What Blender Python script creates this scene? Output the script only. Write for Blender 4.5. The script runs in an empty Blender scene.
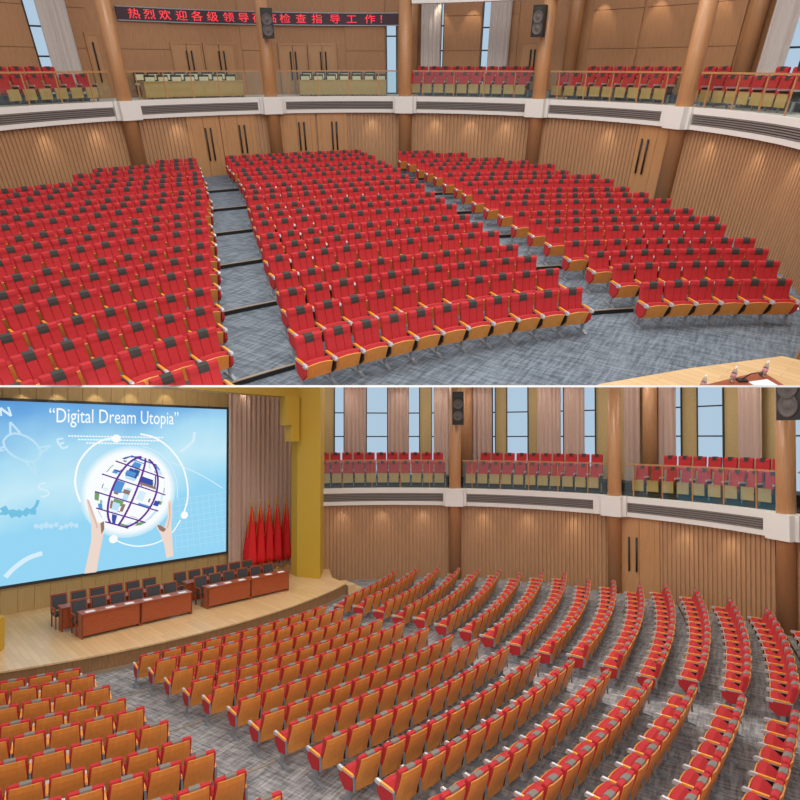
import bpy, bmesh, math, random
from mathutils import Matrix, Vector
random.seed(7)
PI = math.pi
R = math.radians
sc = bpy.context.scene
COL = sc.collection

# ------------------------------------------------------------------ camera
F, CY = 560.0, 430.0            # focal length and principal row, in pixels of the 800x800 frame
EYE = 6.667                      # eye height above the lower hall's carpet
HOR = {'A': 66.0, 'B': 438.0}    # horizon rows of the two halls (A upper, B lower)
TH = {k: math.atan2(CY - h, F) for k, h in HOR.items()}
cam = bpy.data.cameras.new('camera')
cam.sensor_width = 36
cam.lens = F / 800 * 36
cam.shift_y = (CY - 400) / 800
cam.clip_end = 300
co = bpy.data.objects.new('camera', cam)
COL.objects.link(co)
co.location = (0, 0, EYE)
co.rotation_euler = (R(90) - TH['B'], 0, 0)
sc.camera = co
HM = {'B': Matrix.Translation((0, 0, EYE)),
      'A': Matrix.Translation((0, 0, EYE)) @ Matrix.Rotation(TH['A'] - TH['B'], 4, 'X')}
CUTN = Vector((0, math.sin(TH['A'] - math.atan2(CY - 385.2, F)), math.cos(TH['A'] - math.atan2(CY - 385.2, F))))

def proj(h, X, Y, Z):
    c, s = math.cos(TH[h]), math.sin(TH[h])
    fw = Y * c - Z * s
    up = Z * c + Y * s
    return 400 + F * X / fw, CY - F * up / fw

def ray(h, x, y):
    c, s = math.cos(TH[h]), math.sin(TH[h])
    v = -(y - CY)
    return Vector((x - 400, F * c + v * s, v * c - F * s))

def at(h, x, y, Z):
    d = ray(h, x, y)
    return d * (Z / d.z)

# ------------------------------------------------------------------ materials
def lin(c):
    return tuple(((v / 255) / 12.92 if v / 255 <= .04045 else ((v / 255 + .055) / 1.055) ** 2.4) for v in c) + (1,)

MATS = []
MI = {}
def newmat(name):
    m = bpy.data.materials.new(name)
    m.use_nodes = True
    MI[name] = len(MATS)
    MATS.append(m)
    nt = m.node_tree
    b = nt.nodes['Principled BSDF']
    return m, nt, b

def plain(name, rgb, rough=.5, metal=0, bumps=0, scale=40, vary=.12):
    m, nt, b = newmat(name)
    tc = nt.nodes.new('ShaderNodeTexCoord')
    n = nt.nodes.new('ShaderNodeTexNoise')
    n.inputs['Scale'].default_value = scale
    nt.links.new(tc.outputs['Object'], n.inputs['Vector'])
    r = nt.nodes.new('ShaderNodeValToRGB')
    c = lin(rgb)
    r.color_ramp.elements[0].color = tuple(v * (1 - vary) for v in c[:3]) + (1,)
    r.color_ramp.elements[1].color = tuple(min(1, v * (1 + vary)) for v in c[:3]) + (1,)
    r.color_ramp.elements[0].position = .3
    r.color_ramp.elements[1].position = .7
    nt.links.new(n.outputs['Fac'], r.inputs['Fac'])
    nt.links.new(r.outputs['Color'], b.inputs['Base Color'])
    b.inputs['Roughness'].default_value = rough
    b.inputs['Metallic'].default_value = metal
    return m

def wood(name, rgb, rough=.45, grain=(6, 6, .6), contrast=.22):
    m, nt, b = newmat(name)
    tc = nt.nodes.new('ShaderNodeTexCoord')
    mp = nt.nodes.new('ShaderNodeMapping')
    mp.inputs['Scale'].default_value = grain
    n = nt.nodes.new('ShaderNodeTexNoise')
    n.inputs['Scale'].default_value = 5
    n.inputs['Detail'].default_value = 5
    n.inputs['Distortion'].default_value = .6
    nt.links.new(tc.outputs['Object'], mp.inputs['Vector'])
    nt.links.new(mp.outputs['Vector'], n.inputs['Vector'])
    r = nt.nodes.new('ShaderNodeValToRGB')
    c = lin(rgb)
    r.color_ramp.elements[0].color = tuple(v * (1 - contrast) for v in c[:3]) + (1,)
    r.color_ramp.elements[1].color = tuple(min(1, v * (1 + contrast)) for v in c[:3]) + (1,)
    r.color_ramp.elements[0].position = .3
    r.color_ramp.elements[1].position = .7
    nt.links.new(n.outputs['Fac'], r.inputs['Fac'])
    nt.links.new(r.outputs['Color'], b.inputs['Base Color'])
    b.inputs['Roughness'].default_value = rough
    return m

def carpet(name, rgb, rgb2):
    m, nt, b = newmat(name)
    tc = nt.nodes.new('ShaderNodeTexCoord')
    cols = []
    for k, (rot, s) in enumerate(((30, (1.0, 8, 1)), (-58, (1.0, 8, 1)))):
        mp = nt.nodes.new('ShaderNodeMapping')
        mp.inputs['Rotation'].default_value = (0, 0, R(rot))
        mp.inputs['Scale'].default_value = s
        n = nt.nodes.new('ShaderNodeTexNoise')
        n.inputs['Scale'].default_value = 2.0
        n.inputs['Detail'].default_value = 6
        n.inputs['Roughness'].default_value = .65
        mp.inputs['Scale'].default_value = (1, 1, 1)
        m2 = nt.nodes.new('ShaderNodeMapping')
        m2.inputs['Scale'].default_value = s
        nt.links.new(tc.outputs['Object'], mp.inputs['Vector'])
        nt.links.new(mp.outputs['Vector'], m2.inputs['Vector'])
        nt.links.new(m2.outputs['Vector'], n.inputs['Vector'])
        cols.append(n)
    ad = nt.nodes.new('ShaderNodeMath')
    ad.operation = 'ADD'
    nt.links.new(cols[0].outputs['Fac'], ad.inputs[0])
    nt.links.new(cols[1].outputs['Fac'], ad.inputs[1])
    r = nt.nodes.new('ShaderNodeValToRGB')
    r.color_ramp.elements[0].position = .41
    r.color_ramp.elements[1].position = .60
    r.color_ramp.elements[0].color = lin(rgb)
    r.color_ramp.elements[1].color = lin(rgb2)
    ml = nt.nodes.new('ShaderNodeMath')
    ml.operation = 'MULTIPLY'
    ml.inputs[1].default_value = .5
    nt.links.new(ad.outputs[0], ml.inputs[0])
    nt.links.new(ml.outputs[0], r.inputs['Fac'])
    nt.links.new(r.outputs['Color'], b.inputs['Base Color'])
    b.inputs['Roughness'].default_value = .95
    return m

def planks(name, c1, c2, rot=0, scale=1.0):
    m, nt, b = newmat(name)
    tc = nt.nodes.new('ShaderNodeTexCoord')
    mp = nt.nodes.new('ShaderNodeMapping')
    mp.inputs['Rotation'].default_value = (0, 0, rot)
    br = nt.nodes.new('ShaderNodeTexBrick')
    br.inputs['Scale'].default_value = scale
    br.inputs['Color1'].default_value = lin(c1)
    br.inputs['Color2'].default_value = lin(c2)
    br.inputs['Mortar'].default_value = tuple(v * .72 for v in lin(c1)[:3]) + (1,)
    br.inputs['Mortar Size'].default_value = .006
    br.inputs['Brick Width'].default_value = 1.4
    br.inputs['Row Height'].default_value = .16
    nt.links.new(tc.outputs['Object'], mp.inputs['Vector'])
    nt.links.new(mp.outputs['Vector'], br.inputs['Vector'])
    nt.links.new(br.outputs['Color'], b.inputs['Base Color'])
    b.inputs['Roughness'].default_value = .3
    return m

def emit(name, rgb, s=1.0):
    m, nt, b = newmat(name)
    nt.nodes.remove(b)
    e = nt.nodes.new('ShaderNodeEmission')
    e.inputs['Color'].default_value = lin(rgb)
    e.inputs['Strength'].default_value = s
    nt.links.new(e.outputs[0], nt.nodes['Material Output'].inputs[0])
    return m

def glass(name, tint, gloss=.06):
    m, nt, b = newmat(name)
    nt.nodes.remove(b)
    t = nt.nodes.new('ShaderNodeBsdfTransparent')
    t.inputs['Color'].default_value = tint
    g = nt.nodes.new('ShaderNodeBsdfGlossy')
    g.inputs['Roughness'].default_value = .05
    mx = nt.nodes.new('ShaderNodeMixShader')
    mx.inputs['Fac'].default_value = gloss
    nt.links.new(t.outputs[0], mx.inputs[1])
    nt.links.new(g.outputs[0], mx.inputs[2])
    nt.links.new(mx.outputs[0], nt.nodes['Material Output'].inputs[0])
    return m

plain('red_fabric', (186, 40, 46), .85, scale=60, vary=.06)
plain('dark_fabric', (62, 58, 55), .8)
plain('grey_fabric', (128, 120, 112), .8)
wood('orange_wood', (228, 148, 68), .4, (3, 3, 1), .08)
wood('gallery_board', (190, 150, 92), .45, (3, 3, 1), .08)
plain('cap_wood', (238, 160, 50), .4)
plain('white_metal', (205, 205, 208), .35, .3)
plain('grey_metal', (150, 155, 162), .4, .4)
plain('black_plastic', (28, 27, 27), .5)
wood('wall_wood', (176, 128, 88), .5, (7, 7, .5), .13)
wood('rib_wood', (176, 134, 98), .5, (7, 7, .5), .12)
wood('column_wood', (180, 130, 88), .32, (8, 8, .4), .12)
wood('door_wood', (186, 138, 94), .4, (6, 6, .4), .10)
plain('gallery_white', (226, 222, 218), .6, vary=.02)
plain('vent_dark', (92, 84, 82), .6)
plain('vent_slat', (140, 130, 126), .6)
carpet('carpet_blue', (78, 88, 100), (130, 142, 154))
carpet('carpet_grey', (100, 100, 104), (174, 172, 172))
plain('step_black', (22, 22, 24), .6)
plain('step_edge', (150, 136, 120), .5)
planks('stage_boards', (226, 190, 142), (214, 177, 128), R(45), 1.0)
wood('stage_side', (146, 108, 70), .5)
wood('red_wood', (158, 78, 46), .3, (1, 1, 4), .12)
glass('clear_glass', (.90, .96, .94, 1), .05)
plain('curtain_grey', (206, 196, 190), .85, vary=.04)
plain('curtain_mauve', (196, 168, 154), .85, vary=.06)
emit('daylight', (176, 200, 220), 1.0)
plain('window_frame_dark', (48, 50, 54), .5)
wood('olive_panel', (186, 160, 108), .5, (3, 3, 3), .06)
wood('screen_wall', (176, 148, 98), .5, (8, 8, .4), .10)
plain('yellow_paint', (196, 158, 48), .6, vary=.03)
plain('flag_red', (222, 20, 26), .7, vary=.04)
plain('gold', (214, 172, 70), .35, .6)
plain('leather_black', (58, 60, 64), .5)
plain('cream_fabric', (238, 222, 186), .7)
plain('paper', (240, 240, 240), .8, vary=.01)
emit('led_red', (255, 70, 78), 1.3)
plain('led_panel', (64, 36, 52), .5, vary=.2)
glass('bottle_plastic', (.82, .86, .86, 1), .25)
plain('bottle_label', (206, 140, 150), .6)
plain('white_plastic', (235, 235, 235), .5)
emit('scr_white', (250, 253, 255), 1.0)
emit('scr_soft', (214, 238, 250), 1.0)
emit('scr_pale', (190, 226, 246), 1.0)
emit('scr_blue', (86, 150, 214), 1.0)
emit('scr_teal', (118, 194, 226), 1.0)
emit('scr_deep', (60, 84, 170), 1.0)
emit('scr_purple', (104, 52, 150), 1.0)
emit('scr_green', (120, 160, 110), 1.0)
emit('scr_brown', (150, 120, 110), 1.0)
emit('scr_skin', (238, 216, 204), 1.0)
emit('scr_skin2', (220, 186, 172), 1.0)

for k in range(8):
    u_ = (k + 1) / 9
    emit('scr_glow%d' % k, tuple(a_ + (b_ - a_) * u_ for a_, b_ in zip((182, 226, 245), (250, 253, 255))), 1.0)

def screen_mat():
    m, nt, b = newmat('screen_picture')
    nt.nodes.remove(b)
    e = nt.nodes.new('ShaderNodeEmission')
    tc = nt.nodes.new('ShaderNodeTexCoord')
    sp = nt.nodes.new('ShaderNodeSeparateXYZ')
    nt.links.new(tc.outputs['Object'], sp.inputs[0])
    n = nt.nodes.new('ShaderNodeTexNoise')
    n.inputs['Scale'].default_value = .35
    n.inputs['Detail'].default_value = 3
    nt.links.new(tc.outputs['Object'], n.inputs['Vector'])
    # height gradient: deep blue at the upper left, white cyan in the lower middle
    def mt(op, a, c, v=None):
        q = nt.nodes.new('ShaderNodeMath')
        q.operation = op
        for i, s in enumerate((a, c)):
            if isinstance(s, (int, float)):
                q.inputs[i].default_value = s
            else:
                nt.links.new(s, q.inputs[i])
        return q.outputs[0]
    zz = mt('MULTIPLY', mt('ADD', sp.outputs['Z'], 3.6), .19)
    xx = mt('MULTIPLY', sp.outputs['X'], .035)
    v = mt('SUBTRACT', zz, mt('ADD', xx, .0))
    v = mt('ADD', v, mt('MULTIPLY', mt('SUBTRACT', n.outputs['Fac'], .5), .5))
    r = nt.nodes.new('ShaderNodeValToRGB')
    cr = r.color_ramp
    cr.elements[0].position = -.0
    cr.elements[0].color = lin((150, 214, 244))
    cr.elements[1].position = 1
    cr.elements[1].color = lin((76, 138, 206))
    for p, c in ((.3, (196, 234, 248)), (.55, (170, 220, 244)), (.8, (112, 174, 228))):
        k = cr.elements.new(p)
        k.color = lin(c)
    nt.links.new(v, r.inputs['Fac'])
    nt.links.new(r.outputs['Color'], e.inputs['Color'])
    nt.links.new(e.outputs[0], nt.nodes['Material Output'].inputs[0])
screen_mat()

# ------------------------------------------------------------------ mesh building
class MB:
    def __init__(s):
        s.v, s.f, s.m, s.s = [], [], [], []
    def add(s, vs, fs, m, smooth=False):
        b = len(s.v)
        s.v += [tuple(p) for p in vs]
        s.f += [tuple(b + i for i in f) for f in fs]
        s.m += [m] * len(fs)
        s.s += [smooth] * len(fs)
        return s
    def box(s, x0, x1, y0, y1, z0, z1, m, M=None):
        vs = [Vector((x, y, z)) for x in (x0, x1) for y in (y0, y1) for z in (z0, z1)]
        if M is not None:
            vs = [M @ p for p in vs]
        return s.add(vs, [(0, 1, 3, 2), (4, 6, 7, 5), (0, 4, 5, 1), (2, 3, 7, 6), (0, 2, 6, 4), (1, 5, 7, 3)], m)
    def loft(s, loops, m, closed=True, caps=True, smooth=False):
        n = len(loops[0])
        vs = [p for l in loops for p in l]
        fs = []
        for i in range(len(loops) - 1):
            for j in range(n if closed else n - 1):
                k = (j + 1) % n
                fs.append((i * n + j, i * n + k, (i + 1) * n + k, (i + 1) * n + j))
        if caps and closed:
            fs.append(tuple(range(n))[::-1])
            fs.append(tuple((len(loops) - 1) * n + j for j in range(n)))
        return s.add(vs, fs, m, smooth)
    def prism(s, poly, axis, a0, a1, m):
        # poly in the two other axes
        def P(u, v, w):
            return {'x': (w, u, v), 'y': (u, w, v), 'z': (u, v, w)}[axis]
        return s.loft([[P(u, v, a0) for u, v in poly], [P(u, v, a1) for u, v in poly]], m)
    def tube(s, pts, r, m, n=8, smooth=True):
        loops = []
        for i, p in enumerate(pts):
            p = Vector(p)
            d = Vector(pts[min(i + 1, len(pts) - 1)]) - Vector(pts[max(i - 1, 0)])
            d.normalize()
            a = d.orthogonal() if i == 0 else (a - d * a.dot(d))
            a.normalize()
            b = d.cross(a)
            rr = r[i] if isinstance(r, (list, tuple)) else r
            loops.append([p + (a * math.cos(t) + b * math.sin(t)) * rr for t in (2 * PI * k / n for k in range(n))])
        return s.loft(loops, m, smooth=smooth)
    def lathe(s, prof, m, c=(0, 0, 0), n=16, smooth=True):
        loops = [[(c[0] + r * math.cos(2 * PI * k / n), c[1] + r * math.sin(2 * PI * k / n), c[2] + z) for k in range(n)] for r, z in prof]
        return s.loft(loops, m, smooth=smooth)
    def arc(s, h, r0, r1, a0, a1, z0, z1, m, n=None):
        c = RING[h][0]
        n = n or max(2, int(abs(a1 - a0) / R(2)))
        loops = []
        for i in range(n + 1):
            a = a0 + (a1 - a0) * i / n
            d = Vector((math.sin(a), math.cos(a), 0))
            C = Vector((c[0], c[1], 0))
            loops.append([C + d * r0 + Vector((0, 0, z0)), C + d * r1 + Vector((0, 0, z0)), C + d * r1 + Vector((0, 0, z1)), C + d * r0 + Vector((0, 0, z1))])
        return s.loft(loops, m)

def mesh_from(name, mb):
    me = bpy.data.meshes.new(name)
    used = sorted(set(mb.m))
    for k in used:
        me.materials.append(MATS[MI[k]] if isinstance(k, str) else MATS[k])
    me.from_pydata(mb.v, [], mb.f)
    mp = {k: i for i, k in enumerate(used)}
    me.polygons.foreach_set('material_index', [mp[k] for k in mb.m])
    me.polygons.foreach_set('use_smooth', mb.s)
    bm = bmesh.new()
    bm.from_mesh(me)
    bmesh.ops.recalc_face_normals(bm, faces=bm.faces)
    bm.to_mesh(me)
    bm.free()
    return me

def cut_mesh(me, L):
    """keep only what stands above the upper hall's cut edge; None if nothing does"""
    s = [CUTN.dot(L @ v.co) for v in me.vertices]
    if min(s) >= 0:
        return me
    if max(s) <= 0:
        return None
    me = me.copy()
    bm = bmesh.new()
    bm.from_mesh(me)
    Li = L.inverted()
    g = bm.verts[:] + bm.edges[:] + bm.faces[:]
    no = (L.to_3x3().transposed() @ CUTN).normalized()
    res = bmesh.ops.bisect_plane(bm, geom=g, dist=1e-5, plane_co=Li @ Vector((0, 0, 0)), plane_no=no, clear_inner=True)
    ed = [e for e in res['geom_cut'] if isinstance(e, bmesh.types.BMEdge) and e.is_boundary]
    if ed:
        bmesh.ops.holes_fill(bm, edges=ed, sides=0)
    bm.to_mesh(me)
    bm.free()
    return me if len(me.polygons) else None

def put(name, mb_or_me, h, parent=None, M=None, PL=None):
    """link one mesh object; top-level ones go to hall h, children take parent space. PL = parent's hall-local matrix (for the cut)"""
    me = mesh_from(name, mb_or_me) if isinstance(mb_or_me, MB) else mb_or_me
    L = M if M is not None else Matrix()
    if h == 'A':
        me = cut_mesh(me, (PL @ L) if PL is not None else L)
        if me is None:
            return None
    o = bpy.data.objects.new(name, me)
    COL.objects.link(o)
    if parent is not None:
        o.parent = parent
        o.matrix_basis = L
    else:
        o.matrix_basis = HM[h] @ L
    return o

def tag(o, label=None, cat=None, group=None, kind=None):
    if o is None:
        return None
    for k, v in (('label', label), ('category', cat), ('group', group), ('kind', kind)):
        if v:
            o[k] = v
    return o

def thing(name, h, M, label, cat, group=None):
    o = bpy.data.objects.new(name, None)
    o.empty_display_size = .1
    COL.objects.link(o)
    o.matrix_basis = HM[h] @ M
    return tag(o, label, cat, group)

def struct(name, mb, h, label=None):
    return tag(put(name, mb, h), label, None, None, 'structure')

def dup(root, world, label=None, group=None):
    r = root.copy()
    COL.objects.link(r)
    r.matrix_basis = world
    if label:
        r['label'] = label
    if group:
        r['group'] = group
    for ch in KIDS[root.name]:
        c = ch.copy()
        COL.objects.link(c)
        c.parent = r
        for g in KIDS.get(ch.name, ()):
            d = g.copy()
            COL.objects.link(d)
            d.parent = c
    return r
KIDS = {}

def ordinal(n):
    o = ['zeroth', 'first', 'second', 'third', 'fourth', 'fifth', 'sixth', 'seventh', 'eighth', 'ninth', 'tenth', 'eleventh', 'twelfth',
         'thirteenth', 'fourteenth', 'fifteenth', 'sixteenth', 'seventeenth', 'eighteenth', 'nineteenth', 'twentieth']
    if n <= 20:
        return o[n]
    return {2: 'twenty-', 3: 'thirty-', 4: 'forty-'}[n // 10] + o[n % 10] if n % 10 else {3: 'thirtieth', 4: 'fortieth'}[n // 10]

# ------------------------------------------------------------------ hall plans (eye at the origin, z up)
RING = {'A': ((-1.7, 17.9), 12.3), 'B': ((-.13, 13.8), 12.7)}          # gallery front circle
ROWC = {'A': (8.16, -5.185), 'B': (-18.03, 29.92)}                      # centre of the seat arcs
ROWR = {'A': (17.31, 1.0515), 'B': (18.60, .8900)}
STEPOFF = {'A': .66, 'B': .48}
def tier(k):
    return (k + 2) // 3
def floor_z(h, t):
    return {'A': -4.864 + .098 * t, 'B': -6.667 + .102 * t}[h]
GZ = {'A': dict(rail=-.16, ft=-1.17, fb=-1.83, top=5.0), 'B': dict(rail=-1.03, ft=-2.35, fb=-3.15, top=4.2)}

def rp(h, a, rad, z=0):
    c = RING[h][0]
    return Vector((c[0] + rad * math.sin(a), c[1] + rad * math.cos(a), z))

def px_a(h, x, z, rad):
    """angle on the circle of radius rad whose point at height z lies in image column x (far side)"""
    best = None
    prev = None
    for i in range(-1300, 1301):
        a = i * R(.1)
        p = rp(h, a, rad, z)
        if p.y < 2.0:
            prev = None
            continue
        xx = proj(h, p.x, p.y, p.z)[0]
        if prev is not None and (prev[1] - x) * (xx - x) <= 0 and xx > prev[1]:
            w = (x - prev[1]) / (xx - prev[1] + 1e-12)
            aa = prev[0] + (a - prev[0]) * w
            if best is None or rp(h, aa, rad).y > rp(h, best, rad).y:
                best = aa
        prev = (a, xx)
    return best

def inside(h, x, y, m=0):
    c, r = RING[h]
    return math.hypot(x - c[0], y - c[1]) < r + m

# ------------------------------------------------------------------ floors, steps
def row_pt(h, r, a):
    c = ROWC[h]
    return Vector((c[0] + r * math.sin(a), c[1] + r * math.cos(a), 0))

ARNG = {'A': (R(-78), R(32)), 'B': (R(84), R(178))}
def build_floor(h, mat):
    mb = MB()
    r1, dr = ROWR[h]
    bounds = [6.0] + [r1 + dr * (3 * t) + STEPOFF[h] for t in range(0, 7)]
    bounds[-1] = r1 + dr * 19 + 4
    a0, a1 = ARNG[h]
    da = R(1.0)
    na = int((a1 - a0) / da)
    for t in range(7):
        z = floor_z(h, t)
        lo, hi = bounds[t], bounds[t + 1]
        nr = max(1, int((hi - lo) / .7))
        for i in range(nr):
            ra, rb = lo + (hi - lo) * i / nr, lo + (hi - lo) * (i + 1) / nr
            for j in range(na):
                aa = a0 + j * da
                q = [row_pt(h, ra, aa), row_pt(h, rb, aa), row_pt(h, rb, aa + da), row_pt(h, ra, aa + da)]
                cx = sum(p.x for p in q) / 4
                cy = sum(p.y for p in q) / 4
                if cy < -4:
                    continue
                if not inside(h, cx, cy, .45) and cy > RING[h][0][1] - 6:
                    continue
                if h == 'B' and ra < 12:
                    continue
                mb.add([(p.x, p.y, z) for p in q], [(0, 1, 2, 3)], mat)
    struct('floor', mb, h)
    for t in range(1, 7):
        r = bounds[t]
        z0, z1 = floor_z(h, t - 1), floor_z(h, t)
        mb = MB()
        loops, run = [], []
        for j in range(na + 1):
            p = row_pt(h, r, a0 + j * da)
            ok = p.y > -1 and inside(h, p.x, p.y, .1)
            if ok:
                run.append(a0 + j * da)
            if (not ok or j == na) and len(run) > 1:
                for (ra, rb, za, zb, m) in ((r - .012, r + .02, z0 - .01, z1 - .002, 'step_black'), (r - .02, r + .035, z1 - .002, z1 + .012, 'step_edge')):
                    ls = []
                    for a in run:
                        p, q = row_pt(h, ra, a), row_pt(h, rb, a)
                        ls.append([(p.x, p.y, za), (q.x, q.y, za), (q.x, q.y, zb), (p.x, p.y, zb)])
                    mb.loft(ls, m)
                run = []
        if mb.v:
            struct('trim_%d' % (t + (10 if h == 'B' else 0)), mb, h)
build_floor('A', 'carpet_blue')
build_floor('B', 'carpet_grey')

# white edge where the upper hall's floor is cut off
def cut_edge():
    mb = MB()
    ph = -TH['A']
    pts = []
    for x0, x1 in ((-60, 860),):
        lo0, lo1 = [], []
        for x in (x0, x1):
            for y in (385.2, 387.3):
                d = ray('B', x, y)
                d = d / d.y
                lo0.append(d * 8.7)
                lo1.append(d * 9.1)
        a, b, c, d_ = lo0
        e, f, g, h_ = lo1
        mb.add([a, b, d_, c, e, f, h_, g], [(0, 1, 2, 3), (4, 7, 6, 5), (0, 3, 7, 4), (1, 5, 6, 2), (0, 4, 5, 1), (3, 2, 6, 7)], 'paper')
    struct('trim_20', mb, 'B', 'white edge strip along the cut floor between the two halls')
cut_edge()

# ------------------------------------------------------------------ lower walls with ribs, doors, fascia, columns
def ribs(h, a0, a1, z0, z1, mb):
    c, rad = RING[h]
    rr = rad + .14
    pitch = .17 / rad
    n = max(1, int(round((a1 - a0) / pitch)))
    loops = []
    for i in range(n):
        t0 = a0 + (a1 - a0) * i / n
        dt = (a1 - a0) / n
        for u, d in ((0, 0), (.06, .045), (.55, .045), (.61, 0)):
            loops.append((t0 + dt * u, rr - d))
    loops.append((a1, rr))
    ls = [[rp(h, a, q, z0), rp(h, a, q, z1)] for a, q in loops]
    mb.loft(ls, 'rib_wood', closed=False)
    mb.arc(h, rad + .15, rad + .3, a0, a1, z0, z1, 'wall_wood')

def door_leafs(h, idx, x0, x1, handles, zb, zt, ha, hb, label):
    rad = RING[h][1]
    a0, a1 = px_a(h, x0, zb + 1, rad), px_a(h, x1, zb + 1, rad)
    mb = MB()
    mid = (a0 + a1) / 2
    g = .008 / rad
    for u, v in ((a0, a0 + (a1 - a0) * .12), (a0 + (a1 - a0) * .12 + g, mid - g), (mid + g, a1 - (a1 - a0) * .12 - g), (a1 - (a1 - a0) * .12, a1)):
        mb.arc(h, rad + .06, rad + .12, u, v, zb, zt, 'door_wood', 4)
    mb.arc(h, rad + .12, rad + .3, a0, a1, zb, zt, 'wall_wood', 6)
    d = struct('door_%d' % idx, mb, h, label)
    for hx in handles:
        a = px_a(h, hx, (ha + hb) / 2, rad)
        hb_ = MB()
        p = rp(h, a, rad + .0, 0)
        hb_.tube([(p.x, p.y, ha), (p.x, p.y, hb)], .035, 'black_plastic', 8)
        for zz in (ha + .12, hb - .12):
            q = rp(h, a, rad + .06)
            hb_.tube([(p.x, p.y, zz), (q.x, q.y, zz)], .02, 'black_plastic', 6)
        put('door_handle', hb_, h, d)
    return a0, a1

def lower_wall(h, names, zones, aL, aR, zb):
    """zones: door angle ranges that interrupt the ribs"""
    cuts = sorted(zones)
    segs, s = [], aL
    for u, v in cuts:
        segs.append((s, u))
        s = v
    segs.append((s, aR))
    for nm, (u, v) in zip(names, segs):
        mb = MB()
        ribs(h, u, v, zb, GZ[h]['fb'] + .02, mb)
        struct(nm, mb, h)

A_L, A_R = px_a('A', -60, -1.5, 12.3) - .25, px_a('A', 860, -1.5, 12.3) + .35
B_L, B_R = px_a('B', 304, -2.8, 12.7), px_a('B', 860, -2.8, 12.7) + .35
zbA, zbB = -4.95, -6.72
ZA = []
ZA.append(door_leafs('A', 1, 193, 224, (208, 213), zbA + .6, -1.83, -3.62, -2.3, 'wooden double door at the head of the left aisle, black bar handles'))
ZA.append(door_leafs('A', 2, 225, 258, (241, 246), zbA + .6, -1.83, -3.4, -2.25, 'wooden double door just right of the aisle-head door'))
ZA.append(door_leafs('A', 3, 281, 317, (300, 305), zbA + .6, -1.83, -3.4, -2.2, 'wooden double door behind the centre block, left one'))
ZA.append(door_leafs('A', 4, 319, 348, (332.6, 337), zbA + .6, -1.83, -3.4, -2.2, 'wooden double door behind the centre block, right one'))
ZA.append(door_leafs('A', 5, 627, 662, (638.5, 644.5), zbA, -1.83, -3.5, -2.3, 'wooden double door beside the right block of the upper hall'))
lower_wall('A', ['wall_left', 'wall_back_left', 'wall_back_middle', 'wall_back_sliver', 'wall_back_right', 'wall_right'], ZA, A_L, A_R, zbA)
ZB = [door_leafs('B', 6, 619, 659, (629, 636.5), zbB, -3.15, -5.3, -3.95, 'wooden double door in the lower hall side wall')]
lower_wall('B', ['wall_side', 'wall_side_far'], ZB, B_L, B_R, zbB)

def gallery(h, cols, x_end, lend, first_col_index, bays):
    rad = RING[h][1]
    g = GZ[h]
    aL, aR = (A_L, A_R) if h == 'A' else (B_L, B_R)
    mb = MB()
    v0, v1 = g['fb'] + (g['ft'] - g['fb']) * .22, g['fb'] + (g['ft'] - g['fb']) * .70
    mb.arc(h, rad + .05, rad + 4.2, aL, aR, g['fb'] + .02, g['ft'] - .04, 'gallery_white')
    mb.arc(h, rad - .06, rad + .06, aL, aR, v1, g['ft'], 'gallery_white')
    mb.arc(h, rad - .06, rad + .06, aL, aR, g['fb'], v0, 'gallery_white')
    for (u, v) in bays['solid']:
        mb.arc(h, rad - .06, rad + .06, u, v, v0, v1, 'gallery_white')
    struct('slab', mb, h, 'white gallery front band')
    return v0, v1

def bay_list(h, cols_px, x0, x1):
    rad = RING[h][1]
    z = GZ[h]['ft']
    ca = [px_a(h, x, z, rad) for x in cols_px]
    return ca

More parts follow.
